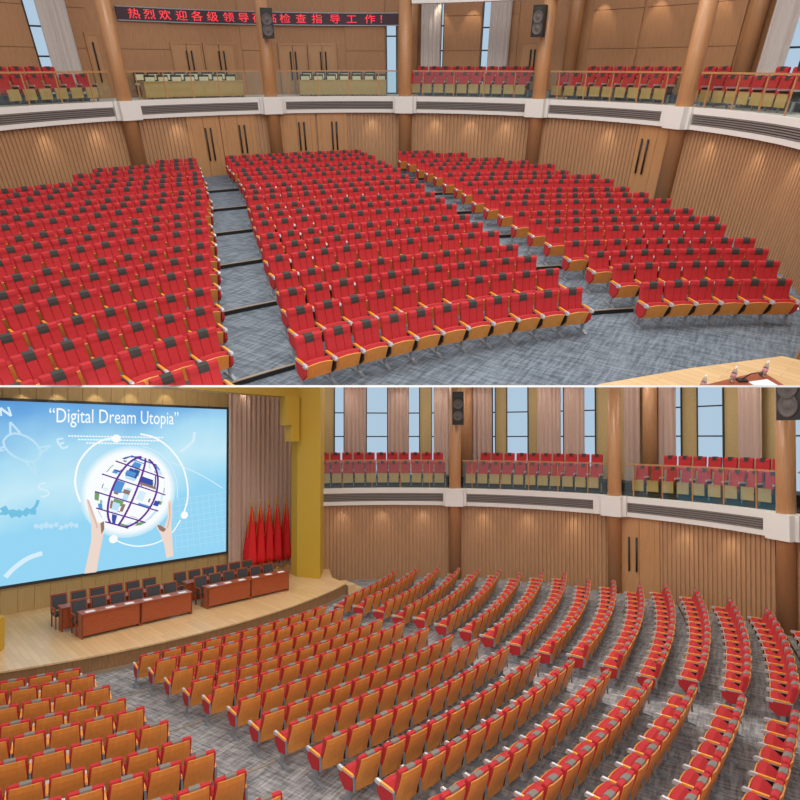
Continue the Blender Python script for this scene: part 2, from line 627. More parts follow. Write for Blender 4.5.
COLS = {'A': (124.5, 271, 405, 539, 684), 'B': (455, 614.5, 786)}
VENTS = {'A': ((-50, 116), (136, 258), (286, 397), (412, 527), (546, 661), (687, 850)), 'B': ((318, 443), (464, 593), (620, 763), (790, 850))}
CA = {h: [px_a(h, x, GZ[h]['ft'], RING[h][1]) for x in COLS[h]] for h in 'AB'}
for h in 'AB':
    rad = RING[h][1]
    g = GZ[h]
    va = [(px_a(h, a, g['ft'] - .3, rad - .06), px_a(h, b, g['ft'] - .3, rad - .06)) for a, b in VENTS[h]]
    aL, aR = (A_L, A_R) if h == 'A' else (B_L, B_R)
    va[0] = (max(va[0][0], aL), va[0][1])
    solid, s = [], aL
    for u, v in va:
        solid.append((s, u))
        s = v
    solid.append((s, max(aR, s + .01)))
    solid = [(u, v) for u, v in solid if v - u > .002]
    v0, v1 = gallery(h, None, None, None, None, dict(solid=solid))
    hall = {'A': 'upper', 'B': 'lower'}[h]
    for i, (u, v) in enumerate(va):
        lab = 'long grey slatted vent in the white %s hall gallery front, %s from the left' % (hall, ordinal(i + 1))
        t = thing('air_vent', h, Matrix.Translation(rp(h, (u + v) / 2, rad, v0)), lab, 'vent', hall + ' hall gallery vents')
        Mi = Matrix.Translation(-rp(h, (u + v) / 2, rad, v0))
        b = MB(); b.arc(h, rad + .02, rad + .045, u, v, v0, v1, 'vent_dark')
        put('backing', b, h, t, Mi, Matrix.Translation(rp(h, (u + v) / 2, rad, v0)))
        for q in range(5):
            b = MB()
            zz = v0 + (v1 - v0) * (q + .3) / 5
            b.arc(h, rad - .05, rad + .01, u + .002, v - .002, zz, zz + (v1 - v0) * .09, 'vent_slat')
            put('slat', b, h, t, Mi, Matrix.Translation(rp(h, (u + v) / 2, rad, v0)))
    # columns
    for i, a in enumerate(CA[h]):
        zb = floor_z(h, 0) - .1
        b = MB()
        cr = .29 if h == 'A' else .27
        p = rp(h, a, rad + .0)
        b.lathe([(cr, zb), (cr, g['top'])], 'column_wood', (p.x, p.y, 0), 28)
        o = struct('column', b, h, 'round wood-clad column of the %s hall, %s from the left' % (hall, ordinal(i + 1)))
        b = MB()
        w = .42 / rad
        b.arc(h, rad - .37, rad + .06, a - w, a + w, g['fb'] - .01, g['ft'] + .005, 'gallery_white', 4)
        for s_ in (-1, 1):
            b.arc(h, rad - .16, rad + .06, a + s_ * w, a + s_ * w * 1.3, g['fb'] - .005, g['ft'] + .002, 'gallery_white', 2)
        struct('column_collar', b, h)
    # balustrades
    ends = [aL] + CA[h] + [aR]
    for i in range(len(ends) - 1):
        u, v = ends[i], ends[i + 1]
        cw = .33 / rad
        if i > 0:
            u += cw
        if i < len(ends) - 2:
            v -= cw
        if v - u < .01:
            continue
        L = rp(h, (u + v) / 2, rad + .12, g['ft'])
        T, Ti = Matrix.Translation(L), Matrix.Translation(-L)
        t = thing('glass_balustrade', h, T, 'glass balustrade with wooden rail and posts, %s bay from left of the %s hall gallery' % (ordinal(i + 1), hall), 'railing', hall + ' hall balustrades')
        b = MB(); b.arc(h, rad + .08, rad + .15, u, v, g['rail'] - .055, g['rail'], 'column_wood')
        put('handrail', b, h, t, Ti, T)
        n = max(2, int(round((v - u) * rad / 1.25)))
        po = [u + (v - u) * (k + .35) / n for k in range(n)]
        for a in po:
            b = MB()
            b.arc(h, rad + .10, rad + .14, a - .018 / rad, a + .018 / rad, g['ft'], g['rail'] - .055, 'column_wood', 1)
            put('post', b, h, t, Ti, T)
        q = [u] + po + [v]
        for k in range(len(q) - 1):
            if q[k + 1] - q[k] < .01:
                continue
            b = MB()
            b.arc(h, rad + .115, rad + .123, q[k] + .003, q[k + 1] - .003, g['ft'], g['rail'] - .06, 'clear_glass')
            put('glass_pane', b, h, t, Ti, T)

# ------------------------------------------------------------------ gallery rear walls
REAR = {'A': 12.3 + 3.6, 'B': 12.7 + 3.4}
def rear_piece(h, mb, x0, x1, z0, z1, off, mat, zref=1.0, thick=.08, n=None):
    rad = REAR[h] + off
    a0, a1 = px_a(h, x0, zref, rad), px_a(h, x1, zref, rad)
    mb.arc(h, rad, rad + thick, a0, a1, z0, z1, mat, n)
    return a0, a1

def curtain(h, x0, x1, mat, label, z0, z1, zref=1.0):
    rad = REAR[h] - .28
    a0, a1 = px_a(h, x0, zref, rad), px_a(h, x1, zref, rad)
    n = max(8, int((a1 - a0) * rad / .05))
    ls = []
    for i in range(n + 1):
        a = a0 + (a1 - a0) * i / n
        d = .05 * math.sin(i * 1.35) + .02 * math.sin(i * 3.1)
        ls.append([rp(h, a, rad + d, z0), rp(h, a, rad + d + .02, z0), rp(h, a, rad + d + .02, z1), rp(h, a, rad + d, z1)])
    mb = MB()
    mb.loft(ls, mat, smooth=False)
    o = put('curtain', mb, h)
    return tag(o, label, 'curtain', {'A': 'upper', 'B': 'lower'}[h] + ' hall gallery curtains')

WN = [0]
def window(h, x0, x1, z0, z1, bars, zref=1.0):
    WN[0] += 1
    rad = REAR[h] - .02
    a0, a1 = px_a(h, x0, zref, rad), px_a(h, x1, zref, rad)
    fw = min(.05 / rad, (a1 - a0) * .2)
    b = MB()
    b.arc(h, rad - .04, rad + .04, a0, a0 + fw, z0, z1, 'window_frame_dark', 1)
    b.arc(h, rad - .04, rad + .04, a1 - fw, a1, z0, z1, 'window_frame_dark', 1)
    for z in [z0] + bars + [z1 - .06]:
        b.arc(h, rad - .035, rad + .035, a0, a1, z, z + .06, 'window_frame_dark', 3)
    o = struct('window_%d' % WN[0], b, h)
    b = MB(); b.arc(h, rad + .0, rad + .012, a0 + fw, a1 - fw, z0, z1, 'daylight', 3)
    put('window_pane', b, h, o)

# upper hall rear wall: plain wood with windows, curtains, doors in front
gA = GZ['A']
zf = gA['ft'] - .04
aL2, aR2 = px_a('A', -90, 1, REAR['A']) - .2, px_a('A', 900, 1, REAR['A']) + .3
mb = MB()
mb.arc('A', REAR['A'] + .03, REAR['A'] + .2, aL2, aR2, zf, gA['top'], 'wall_wood')
struct('wall_gallery', mb, 'A')
mb = MB()   # broad wooden wall panels with joints
for x0, x1 in ((-60, 30), (72, 91), (108, 170), (240, 262), (288, 278.5), (345, 385), (443, 481), (509, 518), (590, 640), (642, 700), (704, 742)):
    if x1 > x0:
        for z0, z1 in ((zf, .62), (.64, 2.0), (2.02, gA['top'])):
            rear_piece('A', mb, x0 + .4, x1 - .4, z0, z1, -.03, 'wall_wood', 1.2, .05)
struct('wall_gallery_panels', mb, 'A')
for x0, x1, bars in ((31, 46, [.3, 1.3, 2.3]), (386, 397, [1.2]), (441, 443.5, [.6, 1.6]), (481.5, 490, [.6, 1.5]), (793, 812, [.5, 1.6])):
    window('A', x0, x1, zf, 2.0 if x0 == 386 else gA['top'], bars)
curtain('A', 44, 73, 'curtain_grey', 'pale grey curtain beside the window at the far left of the upper gallery', zf, gA['top'])
curtain('A', 421, 440.5, 'curtain_grey', 'pale grey curtain in the middle bay of the upper gallery, left one', zf, gA['top'])
curtain('A', 488.5, 509, 'curtain_grey', 'pale grey curtain in the middle bay of the upper gallery, right one', zf, gA['top'])
curtain('A', 768, 794, 'curtain_grey', 'pale grey curtain at the far right of the upper gallery', zf, gA['top'])

def rear_door(idx, x0, x1, handles, zt, label):
    rad = REAR['A'] - .1
    a0, a1 = px_a('A', x0, 0, rad), px_a('A', x1, 0, rad)
    b = MB()
    w = .07 / rad
    b.arc('A', rad, rad + .09, a0, a0 + w, zf, zt, 'column_wood', 1)
    b.arc('A', rad, rad + .09, a1 - w, a1, zf, zt, 'column_wood', 1)
    b.arc('A', rad, rad + .09, a0, a1, zt, zt + .09, 'column_wood', 4)
    m = (a0 + a1) / 2
    if len(handles) > 1 and x1 - x0 > 25:
        b.arc('A', rad + .03, rad + .08, a0 + w, m - .001, zf, zt, 'door_wood', 3)
        b.arc('A', rad + .03, rad + .08, m + .001, a1 - w, zf, zt, 'door_wood', 3)
    else:
        b.arc('A', rad + .03, rad + .08, a0 + w, a1 - w, zf, zt, 'door_wood', 3)
    o = struct('door_%d' % idx, b, 'A', label)
    for hx in handles:
        a = px_a('A', hx, .2, rad)
        p = rp('A', a, rad - .02)
        c = MB(); c.tube([(p.x, p.y, -.6), (p.x, p.y, zt - .25)], .035, 'black_plastic', 6)
        put('door_handle', c, 'A', o)
rear_door(7, 174, 205, (188, 193), .85, 'double door at the back of the second upper gallery bay, left one')
rear_door(8, 206, 237, (220, 225), .85, 'double door at the back of the second upper gallery bay, right one')
rear_door(9, 280, 308, (291, 296), .85, 'double door at the back of the third upper gallery bay, left one')
rear_door(10, 309, 337, (321, 326), .85, 'double door at the back of the third upper gallery bay, right one')
rear_door(11, 519, 536, (530, 534), .9, 'narrow door beside the speaker column in the upper gallery')
rear_door(12, 92, 106, (97,), 1.1, 'narrow door beside the first column in the upper gallery')
# pilaster-like round columns standing at the back of the gallery
for x, lab in ((573, 'round wooden column at the back of the gallery behind the speaker column'), (752, 'round wooden column at the back of the gallery near the far right curtain'), (412, 'round wooden column at the back of the gallery beside the middle bay curtain')):
    a = px_a('A', x, 1, REAR['A'] - .3)
    p = rp('A', a, REAR['A'] - .3)
    b = MB(); b.lathe([(.3, zf), (.3, gA['top'])], 'column_wood', (p.x, p.y, 0), 20)
    struct('column', b, 'A', lab)
# white soffit above the middle bay
b = MB()
b.arc('A', 12.0, 12.4, px_a('A', 412, 2, 12.1), px_a('A', 640, 2, 12.1), 2.22, 2.7, 'gallery_white')
struct('ceiling', b, 'A')

# lower hall gallery rear wall
gB = GZ['B']
zfB = gB['ft'] + .2
aL3, aR3 = px_a('B', 306, 0, REAR['B']), px_a('B', 900, 0, REAR['B']) + .3
mb = MB()
mb.arc('B', REAR['B'] + .03, REAR['B'] + .2, aL3, aR3, zfB - .3, gB['top'], 'olive_panel')
struct('wall_gallery_lower', mb, 'B')
for x0, x1 in ((322, 324), (334, 344.5), (366, 388), (408, 420), (431.5, 434.5), (492.5, 495.5), (506.5, 528.5), (560, 564), (583.5, 596), (673.5, 682), (697, 724), (782, 806)):
    window('B', x0, x1, zfB, gB['top'], [.05, 1.3], .6)
for i, (x0, x1) in enumerate(((344.5, 366), (388, 408.5), (434, 449), (470, 492), (537, 560.5), (564, 584), (624, 640), (655, 676), (738, 762))):
    curtain('B', x0, x1, 'curtain_mauve', 'mauve curtain by the lower hall gallery windows, %s from the left' % ordinal(i + 1), zfB, gB['top'], .6)
for x in (466, 650):
    a = px_a('B', x, .5, REAR['B'] - .5)
    p = rp('B', a, REAR['B'] - .5)
    b = MB(); b.lathe([(.3, zfB - .3), (.3, gB['top'])], 'column_wood', (p.x, p.y, 0), 20)
    struct('column', b, 'B', 'round wooden column at the back of the lower hall gallery, ' + ('beside the speaker' if x < 500 else 'behind the third bay'))

# ------------------------------------------------------------------ LED banner
def text_mesh(body, size, name):
    cu = bpy.data.curves.new(name, 'FONT')
    cu.body = body
    cu.size = size
    cu.align_x = 'CENTER'
    cu.extrude = .006
    cu.resolution_u = 3
    o = bpy.data.objects.new(name, cu)
    COL.objects.link(o)
    dg = bpy.context.evaluated_depsgraph_get()
    me = bpy.data.meshes.new_from_object(o.evaluated_get(dg))
    COL.objects.unlink(o)
    bpy.data.objects.remove(o)
    return me

def banner():
    rad = REAR['A'] - .16
    a0, a1 = px_a('A', 116, 2, rad), px_a('A', 398.5, 2, rad)
    z0, z1 = 1.62, 2.15
    # choose heights from the photograph's rows at the banner's flat right end
    p = rp('A', px_a('A', 380, 2, rad), rad)
    zs = []
    for yy in (25.0, 13.5):
        lo, hi = 0., 5.
        for _ in range(40):
            m = (lo + hi) / 2
            if proj('A', p.x, p.y, m)[1] > yy:
                lo = m
            else:
                hi = m
        zs.append(lo)
    z0, z1 = zs
    L = rp('A', (a0 + a1) / 2, rad, z0)
    T, Ti = Matrix.Translation(L), Matrix.Translation(-L)
    t = thing('led_banner', 'A', T, 'long dark LED banner with red scrolling text across the upper gallery wall', 'sign')
    b = MB(); b.arc('A', rad, rad + .08, a0, a1, z0, z1, 'led_panel')
    put('display_panel', b, 'A', t, Ti, T)
    b = MB()
    b.arc('A', rad - .02, rad + .09, a0, a1, z1, z1 + .035, 'grey_metal')
    b.arc('A', rad - .02, rad + .09, a0, a1, z0 - .035, z0, 'grey_metal')
    put('frame', b, 'A', t, Ti, T)
    s = '热烈欢迎各级领导莅临检查指导工作！'
    xs = [134, 149.5, 165, 181.5, 197, 212.5, 228.5, 243.5, 258, 271, 285, 301, 317, 335, 351.5, 370, 384]
    lm = MB()
    for ch, x in zip(s, xs):
        me = text_mesh(ch, (z1 - z0) * .86, 'glyph')
        a = px_a('A', x, (z0 + z1) / 2, rad - .02)
        p = rp('A', a, rad - .015, z0 + (z1 - z0) * .2)
        M = Matrix.Translation(p) @ Matrix.Rotation(-a, 4, 'Z') @ Matrix.Rotation(R(90), 4, 'X') @ Matrix.Diagonal((1.38, 1, 1, 1))
        lm = MB()
        lm.add([M @ v.co for v in me.vertices], [tuple(f.vertices) for f in me.polygons], 'led_red')
        bpy.data.meshes.remove(me)
        put('character', lm, 'A', t, Ti, T)
banner()

# ------------------------------------------------------------------ speakers
def speaker(h, x, ytop, ybot, w, label):
    rad = RING[h][1]
    a = px_a(h, x, 1.2, rad - .66)
    p = rp(h, a, rad - .66)
    z = []
    for yy in (ybot, ytop):
        lo, hi = -3., 5.
        for _ in range(40):
            m = (lo + hi) / 2
            if proj(h, p.x, p.y, m)[1] > yy:
                lo = m
            else:
                hi = m
        z.append(lo)
    H = z[1] - z[0]
    L = Matrix.Translation((p.x, p.y, z[0])) @ Matrix.Rotation(-a, 4, 'Z')
    t = thing('loudspeaker', h, L, label, 'speaker')
    b = MB()
    b.prism([(-w / 2, -.18), (w / 2, -.18), (w / 2 * .8, .16), (-w / 2 * .8, .16)], 'z', 0, H, 'black_plastic')
    put('cabinet', b, h, t, None, L)
    for zc in (H * .27, H * .62):
        b = MB()
        loops = [[(w * r_ * math.cos(k * PI / 8), y, zc + w * r_ * math.sin(k * PI / 8)) for k in range(16)] for r_, y in ((.43, -.18), (.43, -.20), (.37, -.20), (.34, -.185), (.14, -.16 - .03), (.12, -.2))]
        b.loft(loops, 'vent_dark', smooth=True)
        put('woofer', b, h, t, None, L)
    b = MB(); b.box(-w * .3, w * .3, -.195, -.18, H * .84, H * .94, 'dark_fabric')
    put('tweeter', b, h, t, None, L)
    b = MB(); b.box(-.05, .05, .16, .345, H * .45, H * .6, 'grey_metal')
    put('bracket', b, h, t, None, L)
speaker('A', 267.5, 8, 38.5, .5, 'black loudspeaker hung on the column in front of the LED banner')
speaker('A', 539, 5, 37, .5, 'black loudspeaker hung on the fourth column of the upper hall')
speaker('B', 458.5, 392, 425, .52, 'black loudspeaker hung on the first column of the lower hall')
speaker('B', 793, 368, 420, .8, 'black loudspeaker at the top right corner of the lower hall')

# ------------------------------------------------------------------ seats
def cushion_profile():
    return [(.20, .40), (.160, .52), (.118, .66), (.092, .78), (.094, .85), (.078, .905), (.035, .93), (-.012, .915), (-.018, .86), (-.005, .78), (.03, .64), (.075, .50), (.115, .40)]

def seat_parts():
    P = {}
    pr = cushion_profile()
    b = MB()
    xs = [(-.257, -.035), (-.245, -.012), (-.23, 0), (-.09, .004), (-.082, -.012), (-.074, .006), (.074, .006), (.082, -.012), (.09, .004), (.23, 0), (.245, -.012), (.257, -.035)]
    loops = []
    for x, d in xs:
        l = []
        for i, (y, z) in enumerate(pr):
            k = d if i < 6 else 0
            zz = z + (min(d, 0) * .5 if 4 <= i <= 8 and abs(x) > .2 else 0)
            l.append((x, y + k, zz))
        loops.append(l)
    b.loft(loops, 'red_fabric', smooth=False)
    P['backrest'] = b
    b = MB()
    out = [(.100, .79), (.103, .85), (.088, .912), (.036, .942), (-.022, .925), (-.028, .87)]
    inn = [(.08, .79), (.08, .85), (.07, .90), (.03, .925), (-.005, .91), (-.01, .87)]
    b.loft([[(x, y, z) for y, z in out + inn[::-1]] for x in (-.085, .085)], 'dark_fabric')
    P['headrest'] = b
    b = MB()
    sh = [(.125, .25), (.10, .38), (.055, .52), (.01, .66), (-.022, .78), (-.036, .885)]
    ls = []
    for x, d in ((-1, .045), (-.96, .02), (-.5, 0), (.5, 0), (.96, .02), (1, .045)):
        wz = lambda z: .262 - .035 * max(0, (z - .45) / .44)
        ls.append([(x * wz(z), y + d - .012, z) for y, z in sh] + [(x * wz(z), y + d + .012, z) for y, z in sh[::-1]])
    b.loft(ls, 'orange_wood')
    P['back_shell'] = b
    b = MB()
    cp = [(.30, .26), (.425, .525), (.395, .575), (.31, .56), (.175, .46), (.16, .38), (.20, .28)]
    ls = []
    for x, d in ((-.245, -.03), (-.225, 0), (-.1, .012), (.1, .012), (.225, 0), (.245, -.03)):
        ls.append([(x, y + (d if i in (0, 1) else 0) * .3, z + (d if i in (1, 2, 3, 4) else 0)) for i, (y, z) in enumerate(cp)])
    b.loft(ls, 'red_fabric')
    P['seat_cushion'] = b
    b = MB()
    ls = []
    for x, d in ((-.25, -.02), (-.15, .0), (0, .012), (.15, 0), (.25, -.02)):
        ls.append([(x, .305, .225), (x, .435 + d * .3, .535 + d), (x, .452 + d * .3, .53 + d), (x, .322, .22)])
    b.loft(ls, 'orange_wood')
    P['seat_board'] = b
    return P

def arm_parts(sx, end):
    """armrest, its cap, side panel, leg standing at x = sx*.29"""
    X = sx * .29
    P = {}
    b = MB()
    b.box(X - .018, X + .018, .08, .44, .525, .550, 'white_metal')
    b.prism([(.40, .50), (.505, .51), (.515, .55), (.49, .582), (.38, .575)], 'x', X - .025, X + .025, 'white_metal')
    P['armrest'] = b
    b = MB()
    b.prism([(.10, .55), (.385, .55), (.38, .58), (.12, .572)], 'x', X - .022, X + .022, 'cap_wood')
    P['armrest_cap'] = b
    b = MB()
    poly = [(.09, .525), (.47, .525), (.46, .36), (.32, .22), (.13, .27)]
    w = .020 if end else .012
    b.prism(poly, 'x', X - w, X + w, 'red_fabric' if end else 'black_plastic')
    P['side_panel'] = b
    b = MB()
    b.prism([(.05, .28), (.085, .28), (.095, .55), (.07, .55)], 'x', X - .018, X + .018, 'grey_metal')
    b.prism([(.18, .02), (.26, .02), (.30, .30), (.20, .30)], 'x', X - .016, X + .016, 'grey_metal')
    b.prism([(.0, 0), (.44, 0), (.44, .02), (.26, .05), (.16, .05), (.0, .02)], 'x', X - .035, X + .035, 'grey_metal')
    P['leg'] = b
    return P

SP = seat_parts()
ARMS = {(s, e): arm_parts(s, e) for s in (-1, 1) for e in (True, False)}
ME = {}
def me_of(key, mb):
    if key not in ME:
        ME[key] = mesh_from(key if isinstance(key, str) else key[0], mb)
    return ME[key]

def seat_list(kind, hall):
    """(name, mesh, cap?) of one seat; kind: mid, pos (ends the row at +x), neg (ends it at -x)"""
    L = []
    for k in ('backrest', 'headrest', 'back_shell', 'seat_cushion', 'seat_board'):
        mb = SP[k]
        if k == 'headrest' and hall == 'B':
            if 'hB' not in SPX:
                m2 = MB(); m2.v, m2.f, m2.m, m2.s = mb.v, mb.f, ['grey_fabric'] * len(mb.f), mb.s
                SPX['hB'] = m2
            L.append((k, me_of(('headrest', 'B'), SPX['hB']), SPX['hB'], None))
        else:
            L.append((k, me_of((k,), mb), mb, None))
    sides = [(-1, kind == 'neg')] + ([(1, True)] if kind == 'pos' else [])
    for s, e in sides:
        A = ARMS[(s, e)]
        for k in ('armrest', 'side_panel', 'leg'):
            L.append((k, me_of((k, s, e if k == 'side_panel' else 0), A[k]), A[k], (me_of(('armrest_cap', s), A['armrest_cap']), A['armrest_cap']) if k == 'armrest' else None))
    return L
SPX = {}

AD = dict(
    aL=[-34.3, -33.2, -32.3, -31.4, -30.8, -30.2, -29.5, -29.0, -28.5, -28.0, -27.6, -27.0, -26.7, -26.4, -26.2, -25.9, -25.9, -25.8, -25.6],
    RL=[-8.8, -9.2, -9.5, -10.0, -10.3, -10.5, -10.8, -11.0, -11.3, -11.5, -11.6, -11.6, -11.9, -12.1, -12.3, -12.5, -12.8, -13.1],
    RR=[.8, 1.7, 2.3, 3.0, 2.1, 2.5, 1.7, .9, .4, -.3, -.9, -1.3, -3.0, -3.4, -4.9, -6.3, -8.9, -11.1],
    LR=[-40.6, -39.1, -38.0, -36.9, -35.9, -34.9, -34.0, -33.3, -32.6, -32.1, -31.4, -30.8, -30.3, -30.0, -29.6, -29.2, -29.0, -28.7, -28.4],
    LN=[99] * 14 + [99, 99, 8, 7, 4])
BD = dict(
    aR=[-34.7, -35.0, -35.3, -35.5, -35.7, -35.7, -36.0, -36.2, -36.2, -36.4, -36.5, -36.7, -36.6, -36.7, -36.6, -36.8, -36.9, -37.0, -37.1],
    RL=[-29.6, -29.7, -29.9, -30.4, -30.7, -31.2, -31.4, -32.3, -32.7, -33.0, -33.1, -33.5, -33.7, -33.5, -33.7, -33.8, -33.9, -34.0, -34.1],
    RR=[-16.4, -15.7, -15.1, -14.5, -15.1, -15.2, -16.1, -16.6, -16.3, -17.9, -18.2, -18.9, -19.5, -20.7, -22.3, -23.9, -25.6, -27.4, -29.2],
    LR=[-58.4, -57.6, -56.9, -56.3, -55.7, -55.0, -54.5, -54.1, -53.6, -53.1])
PIT = .58
ALL = []   # (score, hall, block, row, idx, kind, L)

def add_row(h, block, k, a_start, sgn, n, kindfirst, kindlast):
    """seats at a_start + sgn*j*pitch (angles from +y, clockwise); occupants' right is increasing viewer-left in A, see below"""
    r = ROWR[h][0] + ROWR[h][1] * k
    c = ROWC[h]
    for j in range(n):
        a = a_start + sgn * j * PIT / r
        p = row_pt(h, r, a)
        p.z = floor_z(h, tier(k)) - .003 * (k % 3 if h == 'A' else 0) * 0
        f = Vector((c[0] - p.x, c[1] - p.y, 0)).normalized()
        rt = Vector((f.y, -f.x, 0))
        M = Matrix(((rt.x, f.x, 0, p.x), (rt.y, f.y, 0, p.y), (0, 0, 1, p.z), (0, 0, 0, 1)))
        M = M @ Matrix.Translation((0, -.08 if h == 'A' else -.03, 0))
        if h == 'B':
            M = M @ Matrix.Diagonal((1, 1.1, .95, 1))
        kind = kindfirst if j == 0 else (kindlast if j == n - 1 else 'mid')
        q = M @ Vector((0, .1, .5))
        if q.y < 1.5 and h == 'B':
            continue
        if not inside(h, q.x, q.y, -.42 if h == 'A' else -.62):
            continue
        x, y = proj(h, q.x, q.y, q.z)
        sz = F / q.length
        lim = 385.2 if h == 'A' else 800
        vis = -sz * .4 < x < 800 + sz * .4 and y - sz * .65 < lim and (y > 0)
        near = -3 * sz < x < 800 + 3 * sz and y < lim + 3 * sz
        if h == 'A' and not vis and y > lim:
            continue
        if not near:
            continue
        ALL.append([sz if vis else sz * .01, h, block, k + 1, j + 1, kind, M])

for k in range(19):
    r = ROWR['A'][0] + ROWR['A'][1] * k
    add_row('A', 'centre', k, R(AD['aL'][k]), 1, 11, 'pos', 'neg')
    add_row('A', 'left', k, R(AD['LR'][k]), -1, min(30, AD['LN'][k]), 'neg', 'pos')
    if k < 18:
        n = int(round(R(AD['RR'][k] - AD['RL'][k]) * r / PIT)) + 1
        add_row('A', 'right', k, R(AD['RL'][k]), 1, n, 'pos', 'neg')
for k in range(19):
    r = ROWR['B'][0] + ROWR['B'][1] * k
    add_row('B', 'centre', k, R(90 - BD['aR'][k]), 1, 11, 'pos', 'neg')
    n = int(round(R(BD['RR'][k] - BD['RL'][k]) * r / PIT)) + 1
    add_row('B', 'right', k, R(90 - BD['RL'][k]), -1, n, 'neg', 'pos')
    if k < 10:
        add_row('B', 'left', k, R(90 - BD['LR'][k]), 1, 14, 'pos', 'neg')
# row ends: sgn +1 in B runs away from the right end towards the left aisle
ALL.sort(key=lambda t: -t[0])
BLOCKAISLE = {('A', 'centre'): 'left aisle', ('A', 'left'): 'aisle', ('A', 'right'): 'aisle',
              ('B', 'centre'): 'right end', ('B', 'right'): 'aisle', ('B', 'left'): 'aisle'}
PROTO = {}
def straddles(M):
    zs = [CUTN.dot(M @ Vector((x, y, z))) for x in (-.33, .33) for y in (-.06, .5) for z in (0, .95)]
    return min(zs) < 0

rest = MB()
n_made = 0
for sz, h, block, row, idx, kind, M in ALL:
    parts = seat_list(kind, h)
    cut = h == 'A' and straddles(M)
    if n_made < 300 and sz > 1:
        hall = 'upper' if h == 'A' else 'lower'
        look = 'red folding seat' if h == 'A' else 'orange-backed red seat'
        lab = '%s, %s from %s, %s row, %s hall %s block' % (look, ordinal(idx), BLOCKAISLE[(h, block)], ordinal(row), hall, block)
        grp = '%s hall %s block seats' % (hall, block)
        if cut:
            t = thing('auditorium_seat', h, M, lab, 'seat', grp)
            any_ = False
            for nm, me, mb, cap in parts:
                o = put(nm, me, h, t, None, M)
                if o is not None:
                    any_ = True
                    if cap:
                        put('armrest_cap', cap[0], h, o, None, M)
                elif cap:
                    pass
            if not any_:
                bpy.data.objects.remove(t)
                continue
        elif (h, kind) not in PROTO:
            t = thing('auditorium_seat', h, M, lab, 'seat', grp)
            kids = []
            for nm, me, mb, cap in parts:
                o = put(nm, me, 'B', t)
                if nm == 'side_panel' and 'red_fabric' in [m_.name for m_ in me.materials]:
                    o['label'] = 'red upholstered end panel'
                kids.append(o)
                if cap:
                    c_ = put('armrest_cap', cap[0], 'B', o)
                    KIDS[o.name] = [c_]
            KIDS[t.name] = kids
            PROTO[(h, kind)] = t
        else:
            dup(PROTO[(h, kind)], HM[h] @ M, lab, grp)
        n_made += 1
    else:
        W = HM[h] @ M
        for nm, me, mb, cap in parts:
            for g in ([mb] + ([cap[1]] if cap else [])):
                if cut:
                    continue
                rest.add([W @ Vector(v) for v in g.v], g.f, 'x')
                rest.m[-len(g.f):] = g.m
o = bpy.data.objects.new('auditorium_seating', mesh_from('auditorium_seating', rest))
COL.objects.link(o)
tag(o, 'remaining red seats farther back in the curved rows of both halls', 'seating', None, 'stuff')

# ------------------------------------------------------------------ gallery seats
def gallery_seat_parts():
    P = {}
    b = MB()
    pr = [(.19, .42), (.13, .60), (.10, .80), (.10, .88), (.05, .93), (-.01, .91), (-.0, .75), (.06, .5), (.10, .42)]
    b.loft([[(x, y, z) for y, z in pr] for x in (-.245, -.08, .08, .245)], 'red_fabric')
    P['backrest'] = b
    b = MB(); b.box(-.08, .08, -.02, .11, .82, .94, 'dark_fabric'); P['headrest'] = b
    b = MB(); b.prism([(.16, .44), (.50, .50), (.50, .40), (.2, .34)], 'x', -.225, .225, 'red_fabric'); P['seat_cushion'] = b
    b = MB(); b.box(-.228, .228, .50, .53, .14, .49, 'gallery_board'); P['seat_board'] = b
    b = MB()
    b.box(-.30, -.265, .08, .50, .56, .61, 'white_metal')
    b.box(-.29, -.272, .15, .46, .30, .56, 'black_plastic')
    b.box(-.295, -.268, .26, .34, .0, .30, 'grey_metal')
    P['leg'] = b
    return P
GP = gallery_seat_parts()
GPM = {k: mesh_from(k, v) for k, v in GP.items()}
def gallery_seats(h, bay, x0, x1, row, front_z, rad_off, n=None, sz=1.0):
    rad = RING[h][1] + rad_off
    a0, a1 = px_a(h, x0, front_z + .5, rad), px_a(h, x1, front_z + .5, rad)
    pit = .565
    n = n or max(1, int((a1 - a0) * rad / pit))
    hall = 'upper' if h == 'A' else 'lower'
    for i in range(n):
        a = a0 + (a1 - a0) * (i + .5) / n
        M = Matrix.Translation(rp(h, a, rad, front_z)) @ Matrix.Rotation(-a + PI, 4, 'Z') @ Matrix.Diagonal((1, 1, sz, 1))
        lab = 'red gallery seat, %s from left, %s row, %s bay of the %s hall gallery' % (ordinal(i + 1), row, bay, hall)
        grp = '%s hall gallery seats' % hall
        if 'G' in PROTO:
            dup(PROTO['G'], HM[h] @ M, lab, grp)
        else:
            t = thing('balcony_seat', h, M, lab, 'seat', grp)
            KIDS[t.name] = [put(k, me, 'B', t) for k, me in GPM.items()]
            PROTO['G'] = t
for bay, x0, x1, y0, y1 in (('first', -6, 92, -6, 58), ('fourth', 411, 531, 417, 533), ('fifth', 556, 676, 586, 680), ('sixth', 698, 806, 702, 730)):
    gallery_seats('A', bay, x0, x1, 'front', gA['ft'] - .02, 1.35)
    gallery_seats('A', bay, y0, y1, 'rear', gA['ft'] + .22, 2.35)
gallery_seats('A', 'far right', 772, 806, 'rear', gA['ft'] + .22, 2.35)
for bay, x0, x1, y0, y1 in (('first', 318, 446, 318, 444), ('second', 466, 604, 480, 604), ('third', 636, 784, 664, 790)):
    gallery_seats('B', bay, x0, x1, 'front', gB['ft'] + .02, 1.2, sz=1.28)
    gallery_seats('B', bay, y0, y1, 'rear', gB['ft'] + .42, 2.3, sz=1.28)
